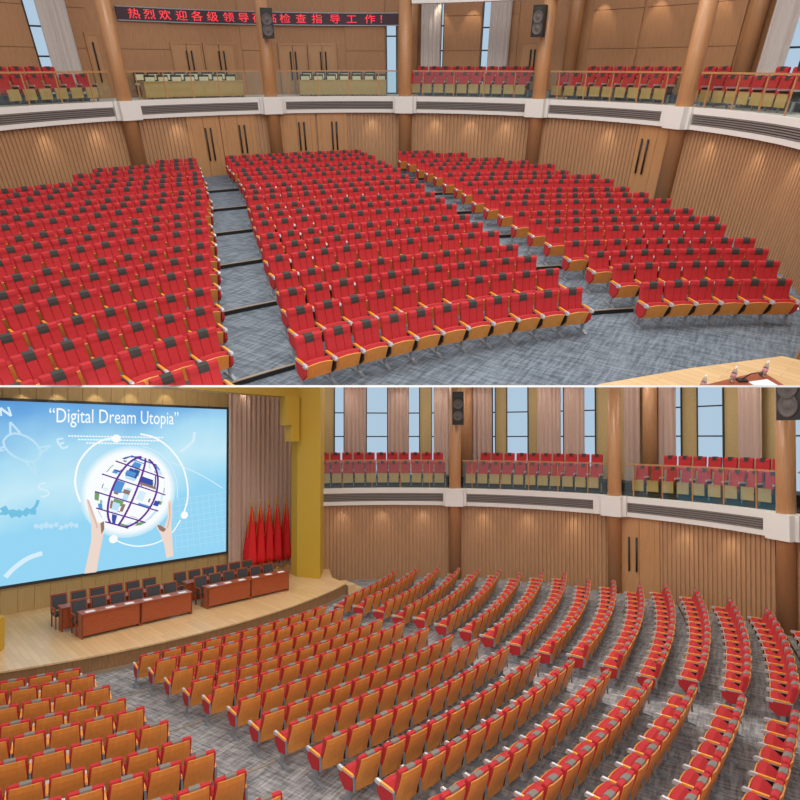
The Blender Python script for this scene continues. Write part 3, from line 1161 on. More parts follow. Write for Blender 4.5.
# riser under the raised gallery rows
for h, z0, z1, z2 in (('A', gA['ft'] - .05, None, gA['ft'] + .22), ('B', gB['ft'] - .05, gB['ft'] + .02, gB['ft'] + .42)):
    b = MB()
    rad = RING[h][1]
    aL, aR = (A_L, A_R) if h == 'A' else (B_L, B_R)
    if h == 'A':
        for x0, x1 in ((-60, 112), (412, 531), (548, 676), (694, 850)):
            b.arc(h, rad + 1.85, rad + 3.6, px_a(h, x0, -1, rad), px_a(h, x1, -1, rad), z0, z2 - .01, 'carpet_blue')
    else:
        b.arc(h, rad + .6, rad + 3.4, aL, aR, z0, z1 - .01, 'step_black')
        b.arc(h, rad + 1.9, rad + 3.4, aL, aR, z1, z2 - .01, 'step_black')
    struct('floor_gallery', b, h)

# ------------------------------------------------------------------ desks and cream chairs in the upper gallery
def gallery_desk(x0, x1, label, chairs, bayname):
    h = 'A'
    rad = RING[h][1] + 1.3
    z0 = gA['ft'] - .04
    a0, a1 = px_a(h, x0, -1, rad), px_a(h, x1, -1, rad)
    L = rp(h, (a0 + a1) / 2, rad, z0)
    T, Ti = Matrix.Translation(L), Matrix.Translation(-L)
    t = thing('control_desk', h, T, label, 'desk')
    b = MB(); b.arc(h, rad, rad + .04, a0, a1, z0 + .06, z0 + .62, 'gallery_board'); put('front_panel', b, h, t, Ti, T)
    b = MB(); b.arc(h, rad - .03, rad + .5, a0 - .003, a1 + .003, z0 + .62, z0 + .655, 'gallery_board'); put('desk_top', b, h, t, Ti, T)
    b = MB(); b.arc(h, rad + .05, rad + .45, a0, a0 + .004, z0, z0 + .62, 'column_wood', 1); put('side_panel', b, h, t, Ti, T)
    b = MB(); b.arc(h, rad + .05, rad + .45, a1 - .004, a1, z0, z0 + .62, 'column_wood', 1); put('side_panel', b, h, t, Ti, T)
    for rown, ro, xs, dz in chairs:
        for i, x in enumerate(xs):
            a = px_a(h, x, -.4, RING[h][1] + ro)
            M = Matrix.Translation(rp(h, a, RING[h][1] + ro, z0 + dz)) @ Matrix.Rotation(-a + PI, 4, 'Z')
            lab = 'cream and black chair, %s from left, %s row behind the %s gallery desk' % (ordinal(i + 1), rown, bayname)
            if 'C' in PROTO:
                dup(PROTO['C'], HM[h] @ M, lab, 'cream gallery chairs')
                continue
            c = thing('armless_chair', h, M, lab, 'chair', 'cream gallery chairs')
            ks = []
            b = MB(); b.box(-.24, .24, -.02, .04, .45, .88, 'black_plastic')
            ks.append(put('back_frame', b, 'B', c))
            b = MB(); b.box(-.20, .20, .04, .09, .58, .80, 'cream_fabric')
            ks.append(put('backrest', b, 'B', c))
            b = MB(); b.box(-.24, .24, .04, .50, .40, .48, 'cream_fabric')
            ks.append(put('seat', b, 'B', c))
            for sx in (-.21, .21):
                for sy in (.02, .46):
                    b = MB(); b.box(sx - .02, sx + .02, sy - .02, sy + .02, 0, .40, 'black_plastic')
                    ks.append(put('leg', b, 'B', c))
            KIDS[c.name] = ks
            PROTO['C'] = c
gallery_desk(146, 244, 'long wooden desk behind the glass in the second upper gallery bay',
             (('front', 2.1, (149, 162, 175.5, 189, 203, 217, 230), -.0), ('rear', 3.0, (139, 153, 166, 180, 193, 207, 220), .10)), 'second bay')
gallery_desk(300, 386, 'long wooden desk behind the glass in the third upper gallery bay',
             (('front', 2.1, (305, 318, 331, 344, 356.5, 369, 381), -.0), ('rear', 3.0, (307, 320, 333, 345, 357, 370), .10)), 'third bay')

# ------------------------------------------------------------------ upper hall stage corner
h = 'A'
zs = -4.36
pts = [(3.27, 8.09), (4.99, 8.66), (6.85, 9.14), (7.07, 8.98), (9.5, 8.3), (9.5, 4), (3.0, 4), (0, 6.2)]
b = MB()
b.prism(pts, 'z', zs - .06, zs, 'stage_boards')
struct('stage_floor', b, 'A', 'pale wooden stage corner at the bottom right of the upper hall')
b = MB()
cxm, cym = 5.5, 7
b.prism([(cxm + (x - cxm) * .99, cym + (y - cym) * .985) for x, y in pts], 'z', -4.87, zs - .06, 'stage_side')
struct('stage_front', b, 'A')
# table
tz = -3.62
A0 = at('A', 761.8, 371, tz)
dl = (at('A', 705.5, 384.7, tz) - A0)
dr_ = (at('A', 783.5, 384.7, tz) - A0)
corner = [A0, A0 + dr_ * 3, A0 + dr_ * 3 + dl * 2, A0 + dl * 2]
t0 = Vector((A0.x, A0.y, zs))
T, Ti = Matrix.Translation(t0), Matrix.Translation(-t0)
t = thing('speaker_table', 'A', T, 'red-brown wooden table on the upper hall stage corner', 'table')
b = MB(); b.prism([(p.x, p.y) for p in corner], 'z', tz - .045, tz, 'red_wood'); put('table_top', b, 'A', t, Ti, T)
b = MB(); b.loft([[(p.x, p.y, zs) for p in (corner[0], corner[0] + dl * 2)] + [(p.x, p.y - .03, zs) for p in (corner[0] + dl * 2, corner[0])],
                  [(p.x, p.y, tz - .045) for p in (corner[0], corner[0] + dl * 2)] + [(p.x, p.y - .03, tz - .045) for p in (corner[0] + dl * 2, corner[0])]], 'red_wood')
put('front_panel', b, 'A', t, Ti, T)
def bottle(x, y, label):
    p = at('A', x, y, tz)
    T = Matrix.Translation((p.x, p.y, tz + .003))
    t = thing('water_bottle', 'A', T, label, 'bottle', 'bottles on the upper hall stage table')
    b = MB(); b.lathe([(.031, 0), (.034, .02), (.034, .13), (.030, .16), (.014, .20), (.013, .215)], 'bottle_plastic', n=14)
    put('bottle_body', b, 'A', t, None, T)
    b = MB(); b.lathe([(.0355, .075), (.0355, .135), (.034, .135), (.034, .075)], 'bottle_label', n=14); put('bottle_label', b, 'A', t, None, T)
    b = MB(); b.lathe([(.015, .212), (.016, .215), (.016, .235), (.0, .236)], 'white_plastic', n=12); put('cap', b, 'A', t, None, T)
bottle(762.5, 376.5, 'plastic water bottle with pink label at the far corner of the stage table')
bottle(731.3, 382, 'plastic water bottle with pink label, middle of the three on the stage table')
bottle(701, 391, 'plastic water bottle cut by the picture edge, nearest the table end')
def mic(x, y, x2, y2, label):
    p = at('A', x, y, tz)
    T = Matrix.Translation((p.x, p.y, tz + .003))
    t = thing('microphone', 'A', T, label, 'microphone', 'microphones on the stage table')
    b = MB(); b.box(-.07, .06, -.04, .04, 0, .025, 'black_plastic'); put('base', b, 'A', t, None, T)
    q = at('A', x2, y2, tz + .16) - Vector((p.x, p.y, tz))
    b = MB(); b.tube([(0, 0, .03), tuple(q * .35 + Vector((0, 0, .07))), tuple(q * .75 + Vector((0, 0, .05))), tuple(q)], .008, 'black_plastic', 6)
    put('gooseneck', b, 'A', t, None, T)
    b = MB(); b.lathe([(.0, -.025), (.022, -.012), (.024, .01), (.012, .028), (0, .03)], 'dark_fabric', tuple(q), 10)
    put('windshield', b, 'A', t, None, T)
mic(742, 381.0, 761, 374.5, 'black gooseneck microphone bending to the far bottle on the stage table')
p = at('A', 764, 385.5, tz)
b = MB(); b.box(-.14, .16, -.07, .12, 0, .012, 'paper', Matrix.Rotation(R(15), 4, 'Z'))
o = put('paper_stack', b, 'A', None, Matrix.Translation((p.x, p.y, tz + .003)))
tag(o, 'sheets of white paper on the stage table beside the microphone', 'papers')

# ------------------------------------------------------------------ lower hall stage
zS = -6.10
WP = Vector((-13.71, 19.28, 0))
WD = Vector((7.66, 7.71, 0)).normalized()       # direction along the screen wall
WN_ = Vector((WD.y, -WD.x, 0))                   # towards the audience
def wall_hit(x, y):
    """point on the screen wall plane seen at pixel x, y"""
    d = ray('B', x, y)
    n = WN_
    return d * (n.dot(WP) / n.dot(d))
arc = [(-18.03 + 17.0 * math.cos(R(a)), 29.92 + 17.0 * math.sin(R(a))) for a in range(-64, -21, 2)]
arc = [p for p in arc if p[0] < -2.3]
poly = [(-10.75, 14.55)] + [p for p in arc if p[0] > -10.6] + [(-2.27, 23.65), (-2.95, 24.55), (-3.4, 26.6), (-3.4, 29.4), tuple((WP + WD * 14.4)[:2]), tuple((WP - WD * 5)[:2]), (-13.2, 13.2)]
b = MB(); b.prism(poly, 'z', zS - .05, zS, 'stage_boards')
struct('stage_floor', b, 'B', 'curved pale plank stage of the lower hall')
b = MB()
cx_, cy_ = -8.5, 22
b.prism([(cx_ + (x - cx_) * .99, cy_ + (y - cy_) * .99) for x, y in poly], 'z', -6.667, zS - .05, 'stage_side')
b.prism([(cx_ + (x - cx_) * .996, cy_ + (y - cy_) * .996) for x, y in poly], 'z', -6.667, -6.56, 'step_edge')
struct('stage_front', b, 'B')
b = MB()
for i, (o1, z1) in enumerate(((0, zS - .17), (.35, zS - .36))):
    q = [Vector((-2.75, 24.6, 0)), Vector((-2.2, 23.9, 0))]
    d = Vector((.79, .61, 0))
    P4 = [q[0] + d * o1, q[0] + d * (o1 + .38), q[1] + d * (o1 + .38), q[1] + d * o1]
    b.prism([(p.x, p.y) for p in P4], 'z', -6.667, z1, 'stage_boards')
struct('steps', b, 'B', 'small wooden steps at the right end of the stage')
b = MB()
q0 = at('B', 0, 678, -6.3); q1 = at('B', 14, 677, -6.3)
b.prism([(-11.6, 14.0), (-10.55, 14.35), (-10.75, 14.95), (-11.9, 14.7)], 'z', -6.667, -6.3, 'stage_boards')
struct('steps', b, 'B', 'small wooden steps at the left end of the stage')

# screen wall
b = MB()
def wall_slab(b, t0, t1, z0, z1, off, thick, mat):
    P4 = [WP + WD * t0 + WN_ * off, WP + WD * t1 + WN_ * off, WP + WD * t1 - WN_ * (thick - off), WP + WD * t0 - WN_ * (thick - off)]
    b.prism([(p.x, p.y) for p in P4], 'z', z0, z1, mat)
def tt(x, y=480):
    return (wall_hit(x, y) - WP).dot(WD)
wall_slab(b, -6, 14.4, zS - .1, 4.0, 0, .2, 'screen_wall')
for k in range(40):   # narrow vertical boards
    t_ = -6 + k * .5
    wall_slab(b, t_ + .01, t_ + .49, zS, 4.0, .02, .03, 'screen_wall')
struct('wall_stage', b, 'B')

S0 = wall_hit(0, 586)
sc_z0 = wall_hit(100, 570.2).z
sc_z1 = wall_hit(100, 404.7).z
tR = tt(225, 478)
tL = tt(0, 500) - 1.2
OFF = .10
Lm = Matrix.Translation(WP + WN_ * OFF + Vector((0, 0, 0))) @ Matrix(((WD.x, -WN_.x, 0, 0), (WD.y, -WN_.y, 0, 0), (0, 0, 1, 0), (0, 0, 0, 1)))
# local frame of the screen: x along the wall, y into it, z up (eye level = 0)
t = thing('projection_screen', 'B', Lm, 'huge blue stage screen showing hands holding a globe and a title', 'screen')
def sxz(x, y):
    d = ray('B', x, y)
    p0 = WP + WN_ * OFF
    q = d * (WN_.dot(p0) / WN_.dot(d))
    return (q - p0).dot(WD), q.z
b = MB(); b.box(tL, tR, -.02, .08, sc_z0, sc_z1, 'screen_picture'); put('display', b, 'B', t)
b = MB()
for a in ((tL - .08, tR + .08, sc_z1, sc_z1 + .1), (tL - .08, tR + .08, sc_z0 - .1, sc_z0), (tR, tR + .08, sc_z0, sc_z1)):
    b.box(a[0], a[1], -.04, .09, a[2], a[3], 'window_frame_dark')
put('border', b, 'B', t)
def flat(b, pts, mat, y=-.03):
    vs = [(x, y, z) for x, z in pts]
    b.add(vs, [tuple(range(len(vs)))], mat)
def strip(b, pts, w, mat, y=-.035, closed=False):
    n = len(pts)
    L_, R_ = [], []
    for i in range(n):
        a = Vector(pts[i - 1] if (i > 0 or closed) else pts[i])
        c = Vector(pts[(i + 1) % n] if (i < n - 1 or closed) else pts[i])
        d = (c - a)
        d.normalize()
        nx = Vector((-d.y, d.x)) * (w[i] if isinstance(w, list) else w) / 2
        L_.append(Vector(pts[i]) + nx)
        R_.append(Vector(pts[i]) - nx)
    vs = [(p.x, y, p.y) for p in L_ + R_]
    rng = range(n if closed else n - 1)
    b.add(vs, [(i, (i + 1) % n, n + (i + 1) % n, n + i) for i in rng], mat)
# globe
c0 = sxz(130, 491.5)
rg = (sxz(130, 455)[1] - sxz(130, 528)[1]) / 2
def ell(cx, cz, r, n=40, a0=0, a1=2 * PI):
    return [(cx + r * math.cos(a0 + (a1 - a0) * k / n), cz + r * math.sin(a0 + (a1 - a0) * k / n)) for k in range(n)]
b = MB()
for k in range(8):
    flat(b, ell(c0[0], c0[1], rg * (1.26 - k * .02)), 'scr_glow%d' % k, -.021 - k * .001)
flat(b, ell(c0[0], c0[1], rg * 1.09), 'scr_white', -.0295)
put('globe_glow', b, 'B', t)
b = MB()
flat(b, ell(c0[0], c0[1], rg), 'scr_white', -.03)
rot = R(-22)
def gp(lat, lon):
    x, z = math.cos(lat) * math.sin(lon), math.sin(lat)
    return c0[0] + rg * (x * math.cos(rot) - z * math.sin(rot)), c0[1] + rg * (x * math.sin(rot) + z * math.cos(rot))
rnd = random.Random(3)
lats = [-70, -42, -16, 12, 40, 66, 85]
lons = [-62, -28, 8, 44, 76]
cols = ['scr_white', 'scr_blue', 'scr_pale', 'scr_white', 'scr_green', 'scr_deep', 'scr_soft', 'scr_brown']
for i in range(len(lats) - 1):
    for j in range(len(lons) - 1):
        for q in range(6):
            u0, u1 = sorted((rnd.random(), rnd.random()))
            v0_, v1_ = sorted((rnd.random(), rnd.random()))
            la0, la1 = lats[i] + (lats[i + 1] - lats[i]) * u0, lats[i] + (lats[i + 1] - lats[i]) * u1
            lo0, lo1 = lons[j] + (lons[j + 1] - lons[j]) * v0_, lons[j] + (lons[j + 1] - lons[j]) * v1_
            P_ = [gp(R(la0), R(lo0)), gp(R(la0), R((lo0 + lo1) / 2)), gp(R(la0), R(lo1)), gp(R((la0 + la1) / 2), R(lo1)), gp(R(la1), R(lo1)), gp(R(la1), R((lo0 + lo1) / 2)), gp(R(la1), R(lo0)), gp(R((la0 + la1) / 2), R(lo0))]
            flat(b, P_, cols[(i * 3 + j * 2 + q * 5 + rnd.randrange(3)) % 8], -.032 - .0004 * q)
for la in lats[:-1]:
    strip(b, [gp(R(la), R(lo)) for lo in range(-62, 77, 6)], rg * .035, 'scr_purple' if la < 45 else 'scr_deep', -.036)
for lo in lons[1:4]:
    strip(b, [gp(R(la), R(lo)) for la in range(-70, 86, 6)], rg * .055, 'scr_purple', -.037)
put('globe_picture', b, 'B', t)
# hands
for side, mat_ in ((0, 'scr_skin'), (1, 'scr_skin')):
    b = MB()
    if side == 0:
        out = [(86, 499), (89, 500), (93, 512), (97, 522), (102, 524), (104, 521), (104, 529), (102, 540), (98, 560), (96, 572), (84, 573.5), (88, 555), (91, 540), (91, 522), (88, 510)]
        dark = [(100, 523), (103.5, 521), (104, 529), (101, 534)]
        fin = [[(87.5, 500), (92, 513), (96, 524)], [(90, 506), (94, 518), (97, 528)]]
    else:
        out = [(168, 501), (171, 500), (172, 512), (171, 526), (172, 540), (173, 556), (166, 558), (164, 545), (160, 534), (156, 527), (158, 524), (164, 527), (167, 518)]
        dark = [(156.5, 525), (160, 525), (166, 529), (163, 532), (159, 530)]
        fin = [[(169, 503), (169.5, 516), (167, 528)]]
    flat(b, [sxz(*p) for p in out], mat_, -.040)
    flat(b, [sxz(*p) for p in dark], 'scr_brown', -.042)
    for f_ in fin:
        strip(b, [sxz(*p) for p in f_], .05, 'scr_skin2', -.043)
    put('hand_picture', b, 'B', t)
# orbits
b = MB()
def orb(pts, w, mat='scr_white', y=-.038):
    P_ = [sxz(*p) for p in pts]
    # smooth by Catmull-Rom
    out = []
    for i in range(len(P_) - 1):
        p0, p1, p2, p3 = (Vector(P_[max(i - 1, 0)]), Vector(P_[i]), Vector(P_[i + 1]), Vector(P_[min(i + 2, len(P_) - 1)]))
        for k in range(6):
            u = k / 6
            out.append(.5 * ((2 * p1) + (p2 - p0) * u + (2 * p0 - 5 * p1 + 4 * p2 - p3) * u * u + (3 * p1 - p0 - 3 * p2 + p3) * u ** 3))
    out.append(Vector(P_[-1]))
    strip(b, [tuple(p) for p in out], w, mat, y)
orb([(80, 502), (76, 490), (75, 478), (79, 462), (90, 448), (103, 440), (116, 438)], .07)
orb([(140, 434), (155, 438), (170, 449), (182, 466), (187, 485), (187, 500), (183, 514)], .07)
orb([(113, 539), (125, 544), (140, 546), (158, 542), (172, 532), (180, 520)], .05)
orb([(142, 446), (157, 452), (169, 464), (176, 480), (177, 498)], .035, 'scr_soft')
for x, y in ((116, 438.5), (184, 515), (113, 539)):
    c = sxz(x, y)
    flat(b, ell(c[0], c[1], .16, 14), 'scr_white', -.039)
put('orbit_picture', b, 'B', t)
# compass
b = MB()
orb([(3, 441), (8, 435.5), (16, 433.5), (27, 437), (36, 444), (40.5, 452), (38, 458.5), (31, 461.5), (22, 460), (12, 455), (5, 448), (3, 441)], .07, 'scr_pale')
for P_ in (((10, 434), (10, 422), (20, 433)), ((37, 448), (51, 445.5), (38, 455)), ((25, 461), (36, 476), (33, 461)), ((4, 450), (-8, 452), (5, 446))):
    orb([P_[0], P_[1]], .07, 'scr_pale'); orb([P_[1], P_[2]], .07, 'scr_pale')
put('compass_picture', b, 'B', t)
b = MB()
orb([(63, 438.5), (57, 440), (62, 448), (68, 446)], .06, 'scr_soft'); orb([(59, 444), (64, 442.5)], .06, 'scr_soft')
put('compass_letter', b, 'B', t)
b = MB()
orb([(1, 416), (0, 408)], .06, 'scr_soft'); orb([(0, 408), (11, 416)], .08, 'scr_soft'); orb([(11, 416), (8, 407)], .06, 'scr_soft')
put('compass_letter', b, 'B', t)
b = MB()
orb([(46, 483), (40, 484), (39, 488), (47, 491), (48, 495), (41, 497)], .06, 'scr_soft')
put('compass_letter', b, 'B', t)
b = MB()
orb([(5, 577), (15, 567), (28, 558), (42, 553)], .16, 'scr_soft')
orb([(0, 514), (12, 511), (22, 513), (34, 508), (38, 500)], .10, 'scr_teal')
for q_ in range(5):
    orb([(2 + q_ * 7, 512 + (q_ % 2) * 3), (8 + q_ * 7, 509 + (q_ % 3) * 3)], .3 - .03 * q_, 'scr_teal', -.0375 + q_ * .0002)
for q_ in range(9):
    orb([(34 + q_ * 5, 527 - (q_ * 7 % 5)), (38 + q_ * 5, 525 + (q_ * 3 % 4))], .16, 'scr_pale', -.0375 + q_ * .0001)
orb([(180, 452), (192, 442), (194, 432)], .12, 'scr_soft')
orb([(170, 462), (190, 470), (206, 478), (222, 488)], .04, 'scr_soft')
put('swirl_picture', b, 'B', t)
# faint lettering lines and dotted grid
b = MB()
for k, (x0, x1, y) in enumerate(((68, 165, 436), (78, 160, 439.5), (86, 150, 443))):
    for i in range(int((x1 - x0) / 3)):
        xx = x0 + i * 3
        p, q = sxz(xx, y + i * .05), sxz(xx + 2.1, y + i * .05)
        strip(b, [p, q], .05, 'scr_white', -.03)
put('small_lettering', b, 'B', t)
b = MB()
for i in range(9):
    orb([(172 + i * 6, 508 - i * .6 - 10), (176 + i * 6, 552 - i)], .012, 'scr_pale', -.028)
for j in range(9):
    orb([(174, 500 + j * 6), (226, 492 + j * 6)], .012, 'scr_pale', -.028)
put('grid_picture', b, 'B', t)
# title
def title():
    me = text_mesh('\u201cDigital Dream Utopia\u201d', 1.0, 'title')
    xs = [v.co.x for v in me.vertices]
    p0, p1 = sxz(49, 415), sxz(178, 419)
    s_x = (p1[0] - p0[0]) / (max(xs) - min(xs))
    hz = sxz(70, 407)[1] - sxz(70, 422)[1]
    b = MB()
    # capital height of the built-in face is about .73 of its size
    base = sxz(64, 422.5)[1]
    b.add([((v.co.x - min(xs)) * s_x + p0[0], -.045 + v.co.z * .2, base + v.co.y * hz / .73) for v in me.vertices], [tuple(f.vertices) for f in me.polygons], 'scr_white')
    put('title_lettering', b, 'B', t)
title()

# stage drape between screen and proscenium
b = MB()
tc0, tc1 = tt(226.5, 480), tt(297, 500)
n = 90
ls = []
for i in range(n + 1):
    u = tc0 + (tc1 - tc0) * i / n
    d = .22 + .05 * math.sin(i * 1.1) + .02 * math.sin(i * 2.7)
    p = WP + WD * u + WN_ * d
    q = WP + WD * u + WN_ * (d - .03)
    ls.append([(p.x, p.y, zS), (q.x, q.y, zS), (q.x, q.y, 3.6), (p.x, p.y, 3.6)])
b.loft(ls, 'curtain_mauve')
tag(put('curtain', b, 'B'), 'tall mauve pleated stage curtain behind the red flags', 'curtain')

# flags
FM = None
for i, (x, yt) in enumerate(((251.4, 497), (260, 497), (268.6, 494.5), (277, 494), (286, 492))):
    pl = WP + WN_ * .65
    d = ray('B', x, 562)
    q = d * (WN_.dot(pl) / WN_.dot(d))
    base = Vector((q.x, q.y, zS))
    M = Matrix.Translation(base) @ Matrix.Rotation(R(-8), 4, 'Z')
    lab = 'draped red flag on gold pole, %s from left beside the stage screen' % ordinal(i + 1)
    if FM is None:
        t = thing('flag', 'B', M, lab, 'flag', 'red flags beside the screen')
        ks = []
        b = MB(); b.tube([(0, 0, 0), (-.02, 0, 3.05)], .018, 'gold', 8); ks.append(put('pole', b, 'B', t))
        b = MB(); b.lathe([(.0, 3.05), (.05, 3.08), (.02, 3.14), (.06, 3.2), (.0, 3.34)], 'gold', (-.02, 0, 0), 8); ks.append(put('finial', b, 'B', t))
        b = MB(); b.lathe([(.14, 0), (.14, .05), (.03, .09), (.02, .2)], 'gold', n=14); ks.append(put('base', b, 'B', t))
        b = MB()
        ls = []
        for k in range(13):
            u = k / 12
            z = 2.98 - 2.62 * u
            hw = .03 + .30 * u ** .75 if u < .9 else .31 - (u - .9) * 1.2
            sh = .01 * math.sin(u * 6) - .06 * u
            l = []
            for m_ in range(18):
                an = 2 * PI * m_ / 18
                fold = 1 + .22 * math.cos(an * 5 + u * 2)
                l.append((sh + hw * fold * math.cos(an), .075 * (.3 + u) * fold * math.sin(an) * 1.4, z - (.12 * math.cos(an * 3) * u)))
            ls.append(l)
        b.loft(ls, 'flag_red', smooth=True)
        fl = put('flag_cloth', b, 'B', t); ks.append(fl)
        b = MB()
        b.tube([(-.03 - .0, -.03, 2.95), (-.10, -.07, 2.3), (-.155, -.10, 1.6)], .016, 'gold', 6)
        b.tube([(.03, -.05, 2.9), (.11, -.09, 2.2)], .014, 'gold', 6)
        fr = put('fringe', b, 'B', fl)
        KIDS[fl.name] = [fr]
        KIDS[t.name] = ks
        FM = t
    else:
        dup(FM, HM['B'] @ M, lab, 'red flags beside the screen')

# proscenium
b = MB()
b.prism([(-3.46, 24.32), (-4.52, 24.70), (-4.9, 25.3), (-4.9, 26.6), (-3.56, 26.4)], 'z', zS, 4.0, 'yellow_paint')
struct('column_proscenium', b, 'B', 'square yellow column at the right of the stage')
b = MB()
PL0, PR0 = Vector((-11.35, 15.95, 0)), Vector((-4.5, 24.7, 0))
dd = (PR0 - PL0).normalized(); nn = Vector((-dd.y, dd.x, 0))
P4 = [PL0 - dd * 3, PR0 + dd * .3, PR0 + dd * .3 + nn * .8, PL0 - dd * 3 + nn * .8]
b.prism([(p.x, p.y) for p in P4], 'z', 1.80, 3.0, 'yellow_paint')
struct('beam_proscenium', b, 'B', 'yellow header beam over the stage')
b = MB()
p = PR0 - dd * .0
for (o0, o1, z0, z1) in ((-.75, -.05, .55, 1.8), (-.5, -.05, -.15, .55)):
    P4 = [p + dd * o0 - nn * .15, p + dd * o1 - nn * .15, p + dd * o1 + nn * .3, p + dd * o0 + nn * .3]
    b.prism([(q.x, q.y) for q in P4], 'z', z0, z1, 'yellow_paint')
struct('trim_21', b, 'B', 'stepped yellow bracket under the header')
b = MB()
b.prism([(-11.33, 15.75), (-11.45, 16.3), (-12.1, 16.6), (-12.2, 15.7)], 'z', zS, zS + .95, 'yellow_paint')
struct('plinth', b, 'B', 'yellow block at the left end of the stage')

# desks and chairs on the stage
DD = Vector((.694, .72, 0)).normalized()
DN = Vector((-DD.y, DD.x, 0))        # towards the screen
def deskM(p):
    return Matrix(((DD.x, DN.x, 0, p.x), (DD.y, DN.y, 0, p.y), (0, 0, 1, zS), (0, 0, 0, 1)))
def desk(p, length, label, units=2):
    M = deskM(p)
    t = thing('conference_desk', 'B', M, label, 'desk', 'red-brown stage desks')
    u = length / units
    for k in range(units):
        b = MB(); b.box(k * u + .01, (k + 1) * u - .01, 0, .03, .09, .73, 'red_wood'); put('front_panel', b, 'B', t)
        b = MB(); b.box(k * u + .004, (k + 1) * u - .004, -.03, .45, .73, .765, 'red_wood'); put('desk_top', b, 'B', t)
        for x in (k * u + .01, (k + 1) * u - .05):
            b = MB(); b.box(x, x + .04, .0, .34, 0, .73, 'red_wood'); put('side_panel', b, 'B', t)
    return t
CH = {}
def chair(p, label, group):
    M = deskM(p)
    if 'c' in CH:
        dup(CH['c'], HM['B'] @ M, label, group)
        return
    t = thing('conference_chair', 'B', M, label, 'chair', group)
    ks = []
    b = MB(); b.box(-.24, .24, -.25, .22, .40, .48, 'leather_black'); ks.append(put('seat', b, 'B', t))
    b = MB()
    b.prism([(.20, .54), (.24, .54), (.33, .95), (.28, .95)], 'x', -.20, .20, 'leather_black')
    ks.append(put('backrest', b, 'B', t))
    b = MB()
    for s in (-1, 1):
        b.prism([(.22, .40), (.26, .40), (.35, .99), (.31, .99)], 'x', s * .225 - .02, s * .225 + .02, 'red_wood')
    b.prism([(.315, .94), (.345, .94), (.355, 1.0), (.315, 1.0)], 'x', -.245, .245, 'red_wood')
    b.prism([(.22, .50), (.26, .50), (.265, .54), (.225, .54)], 'x', -.21, .21, 'red_wood')
    ks.append(put('back_frame', b, 'B', t))
    for s in (-1, 1):
        b = MB(); b.box(s * .235 - .02, s * .235 + .02, -.20, .24, .62, .65, 'red_wood'); b.box(s * .235 - .018, s * .235 + .018, -.2, -.16, .4, .62, 'red_wood')
        ks.append(put('armrest', b, 'B', t))
        for y in (-.22, .22):
            b = MB(); b.box(s * .22 - .02, s * .22 + .02, y - .02, y + .02, 0, .40, 'red_wood'); ks.append(put('leg', b, 'B', t))
    KIDS[t.name] = ks
    CH['c'] = t
def doc(p, i, label, group):
    b = MB(); b.box(-.13, .13, -.09, .09, 0, .008, 'paper')
    M = deskM(p); M[2][3] = zS + .765
    tag(put('document', b, 'B', None, M), label, 'paper', group)
for gi, (p0, length, side) in enumerate(((Vector((-9.63, 17.0, 0)), 3.50, 'left'), (Vector((-6.84, 20.0, 0)), 3.46, 'right'))):
    desk(p0, length, 'red-brown front desk of the %s group on the stage' % side)
    desk(p0 + DN * 1.16 - DD * .22, length, 'red-brown rear desk of the %s group on the stage, behind front chairs' % side)
    for i in range(6):
        s = length * (i + .5) / 6
        g = 'chairs of the %s stage desks' % side
        chair(p0 + DD * (s - .08) + DN * .66, 'black leather wood-framed chair, %s from left, front row of the %s stage desks' % (ordinal(i + 1), side), g)
        chair(p0 + DD * (s - .34) + DN * 1.80, 'black leather wood-framed chair, %s from left, rear row of the %s stage desks' % (ordinal(i + 1), side), g)
        doc(p0 + DD * s + DN * .16, i, 'white paper on the front desk of the %s stage group, %s from left' % (side, ordinal(i + 1)), 'papers on the %s stage desk' % side)

# ------------------------------------------------------------------ light
w = bpy.data.worlds.new('world')
sc.world = w
w.use_nodes = True
bg = w.node_tree.nodes['Background']
bg.inputs[0].default_value = (.93, .96, 1.0, 1)
bg.inputs[1].default_value = .62

def area(h, loc, size, power, rgb=(1, .93, .84), size_y=None, rot=(0, 0, 0)):  # area light without a fixture, kept out of view
    l = bpy.data.lights.new('unseen_area_light', 'AREA')
    l.energy = power
    l.color = rgb
    l.shape = 'RECTANGLE'
    l.size = size
    l.size_y = size_y or size
    o = bpy.data.objects.new('unseen_area_light', l)
    COL.objects.link(o)
    o.matrix_basis = HM[h] @ Matrix.Translation(loc) @ Matrix.Rotation(rot[0], 4, 'X') @ Matrix.Rotation(rot[1], 4, 'Y')

def spot(h, loc, target, power, ang=70, rgb=(1, .86, .66), blend=.6, rad=.03):
    l = bpy.data.lights.new('wall_spot', 'SPOT')
    l.energy = power
    l.color = rgb
    l.spot_size = R(ang)
    l.spot_blend = blend
    l.shadow_soft_size = rad
    o = bpy.data.objects.new('wall_spot', l)
    COL.objects.link(o)
    d = (Vector(target) - Vector(loc)).normalized()
    q = d.to_track_quat('-Z', 'Y').to_matrix().to_4x4()
    o.matrix_basis = HM[h] @ Matrix.Translation(loc) @ q

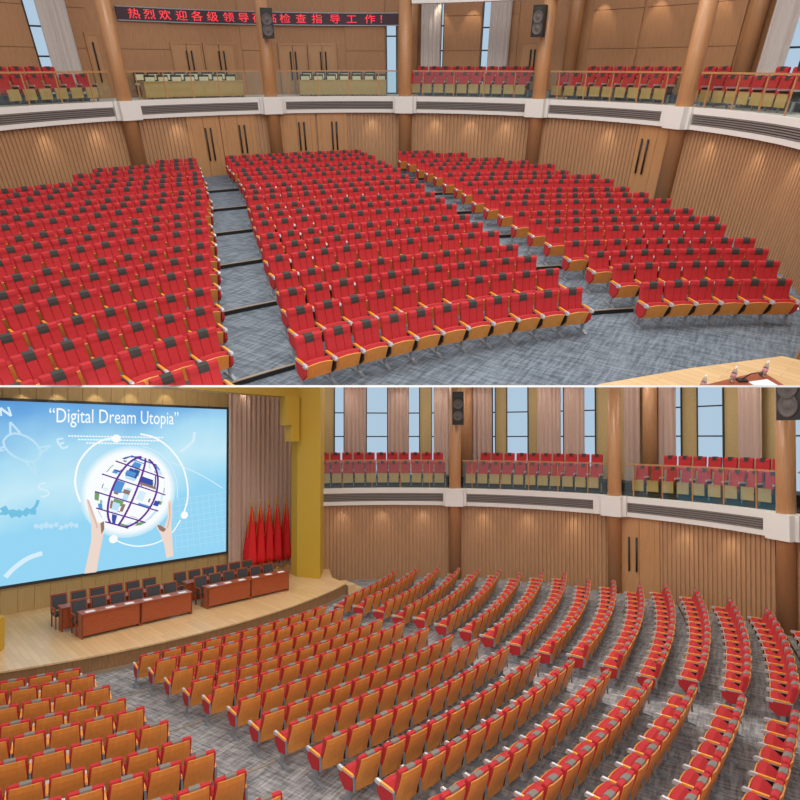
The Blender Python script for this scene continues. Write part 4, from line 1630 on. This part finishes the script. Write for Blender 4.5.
for x, y in ((-7, 12), (1, 12), (7, 13), (-7, 21), (1, 22), (6, 20)):
    area('A', (x, y, 5.6), 4, 330)
for x, y, z in ((-7, 14.5, 2.6), (1, 14.5, 2.6), (-8, 20, 4.6), (0, 20, 4.6), (6.5, 18.5, 4.0), (7, 14.8, 2.4)):
    area('B', (x, y, z), 2.6, 250)  # added lights for the lower hall, hidden behind the upper hall's floor
area('B', (-1, -2.5, 3.2), 4, 900, rot=(R(58), 0))  # added fill light from behind the camera
# wall washers under the galleries
for x in (47, 98, 178, 372, 435, 470, 505, 607, 707, 755, 792):
    a = px_a('A', x, -2.4, 12.3)
    p, q = rp('A', a, 12.3 - .34, -1.78), rp('A', a, 12.3 + .12, -3.2)
    spot('A', p, q, 26, 80, (1, .92, .78), .9, .08)
for x in (342, 382, 423, 483, 527, 573, 685, 730):
    a = px_a('B', x, -3.9, 12.7)
    p, q = rp('B', a, 12.7 - .36, -3.1), rp('B', a, 12.7 + .12, -4.7)
    spot('B', p, q, 26, 80, (1, .92, .78), .9, .08)
for x in (440, 472, 600, 655, 715):
    a = px_a('A', x, 1, REAR['A'])
    spot('A', rp('A', a, REAR['A'] - .5, 2.6), rp('A', a, REAR['A'], 1.0), 30)
for x in (345, 400, 440, 480, 545, 572, 660, 755):
    a = px_a('B', x, .5, REAR['B'])
    spot('B', rp('B', a, REAR['B'] - .95, 3.0), rp('B', a, REAR['B'] - .2, .4), 30, 80, (1, .93, .82), .9, .08)
for i in range(7):
    a = B_L + (B_R - B_L) * (i + .5) / 7
    p = rp('B', a, REAR['B'] - 2.4, 3.6)
    area('B', p, 1.6, 60, rot=(R(0), 0))  # added unseen lights that brighten the lower gallery
for x in (22, 57, 95, 130, 165, 240):
    p = wall_hit(x, 395)
    spot('B', p + WN_ * .42 + Vector((0, 0, .35)), p - Vector((0, 0, .9)), 22)

vs = sc.view_settings
sc.display_settings.display_device = 'sRGB'
vs.view_transform = 'Standard'
vs.look = 'None'
vs.exposure = 0
vs.gamma = 1
vs.use_curve_mapping = False
sc.cycles.max_bounces = 6
sc.cycles.transparent_max_bounces = 12
sc.cycles.sample_clamp_indirect = 4
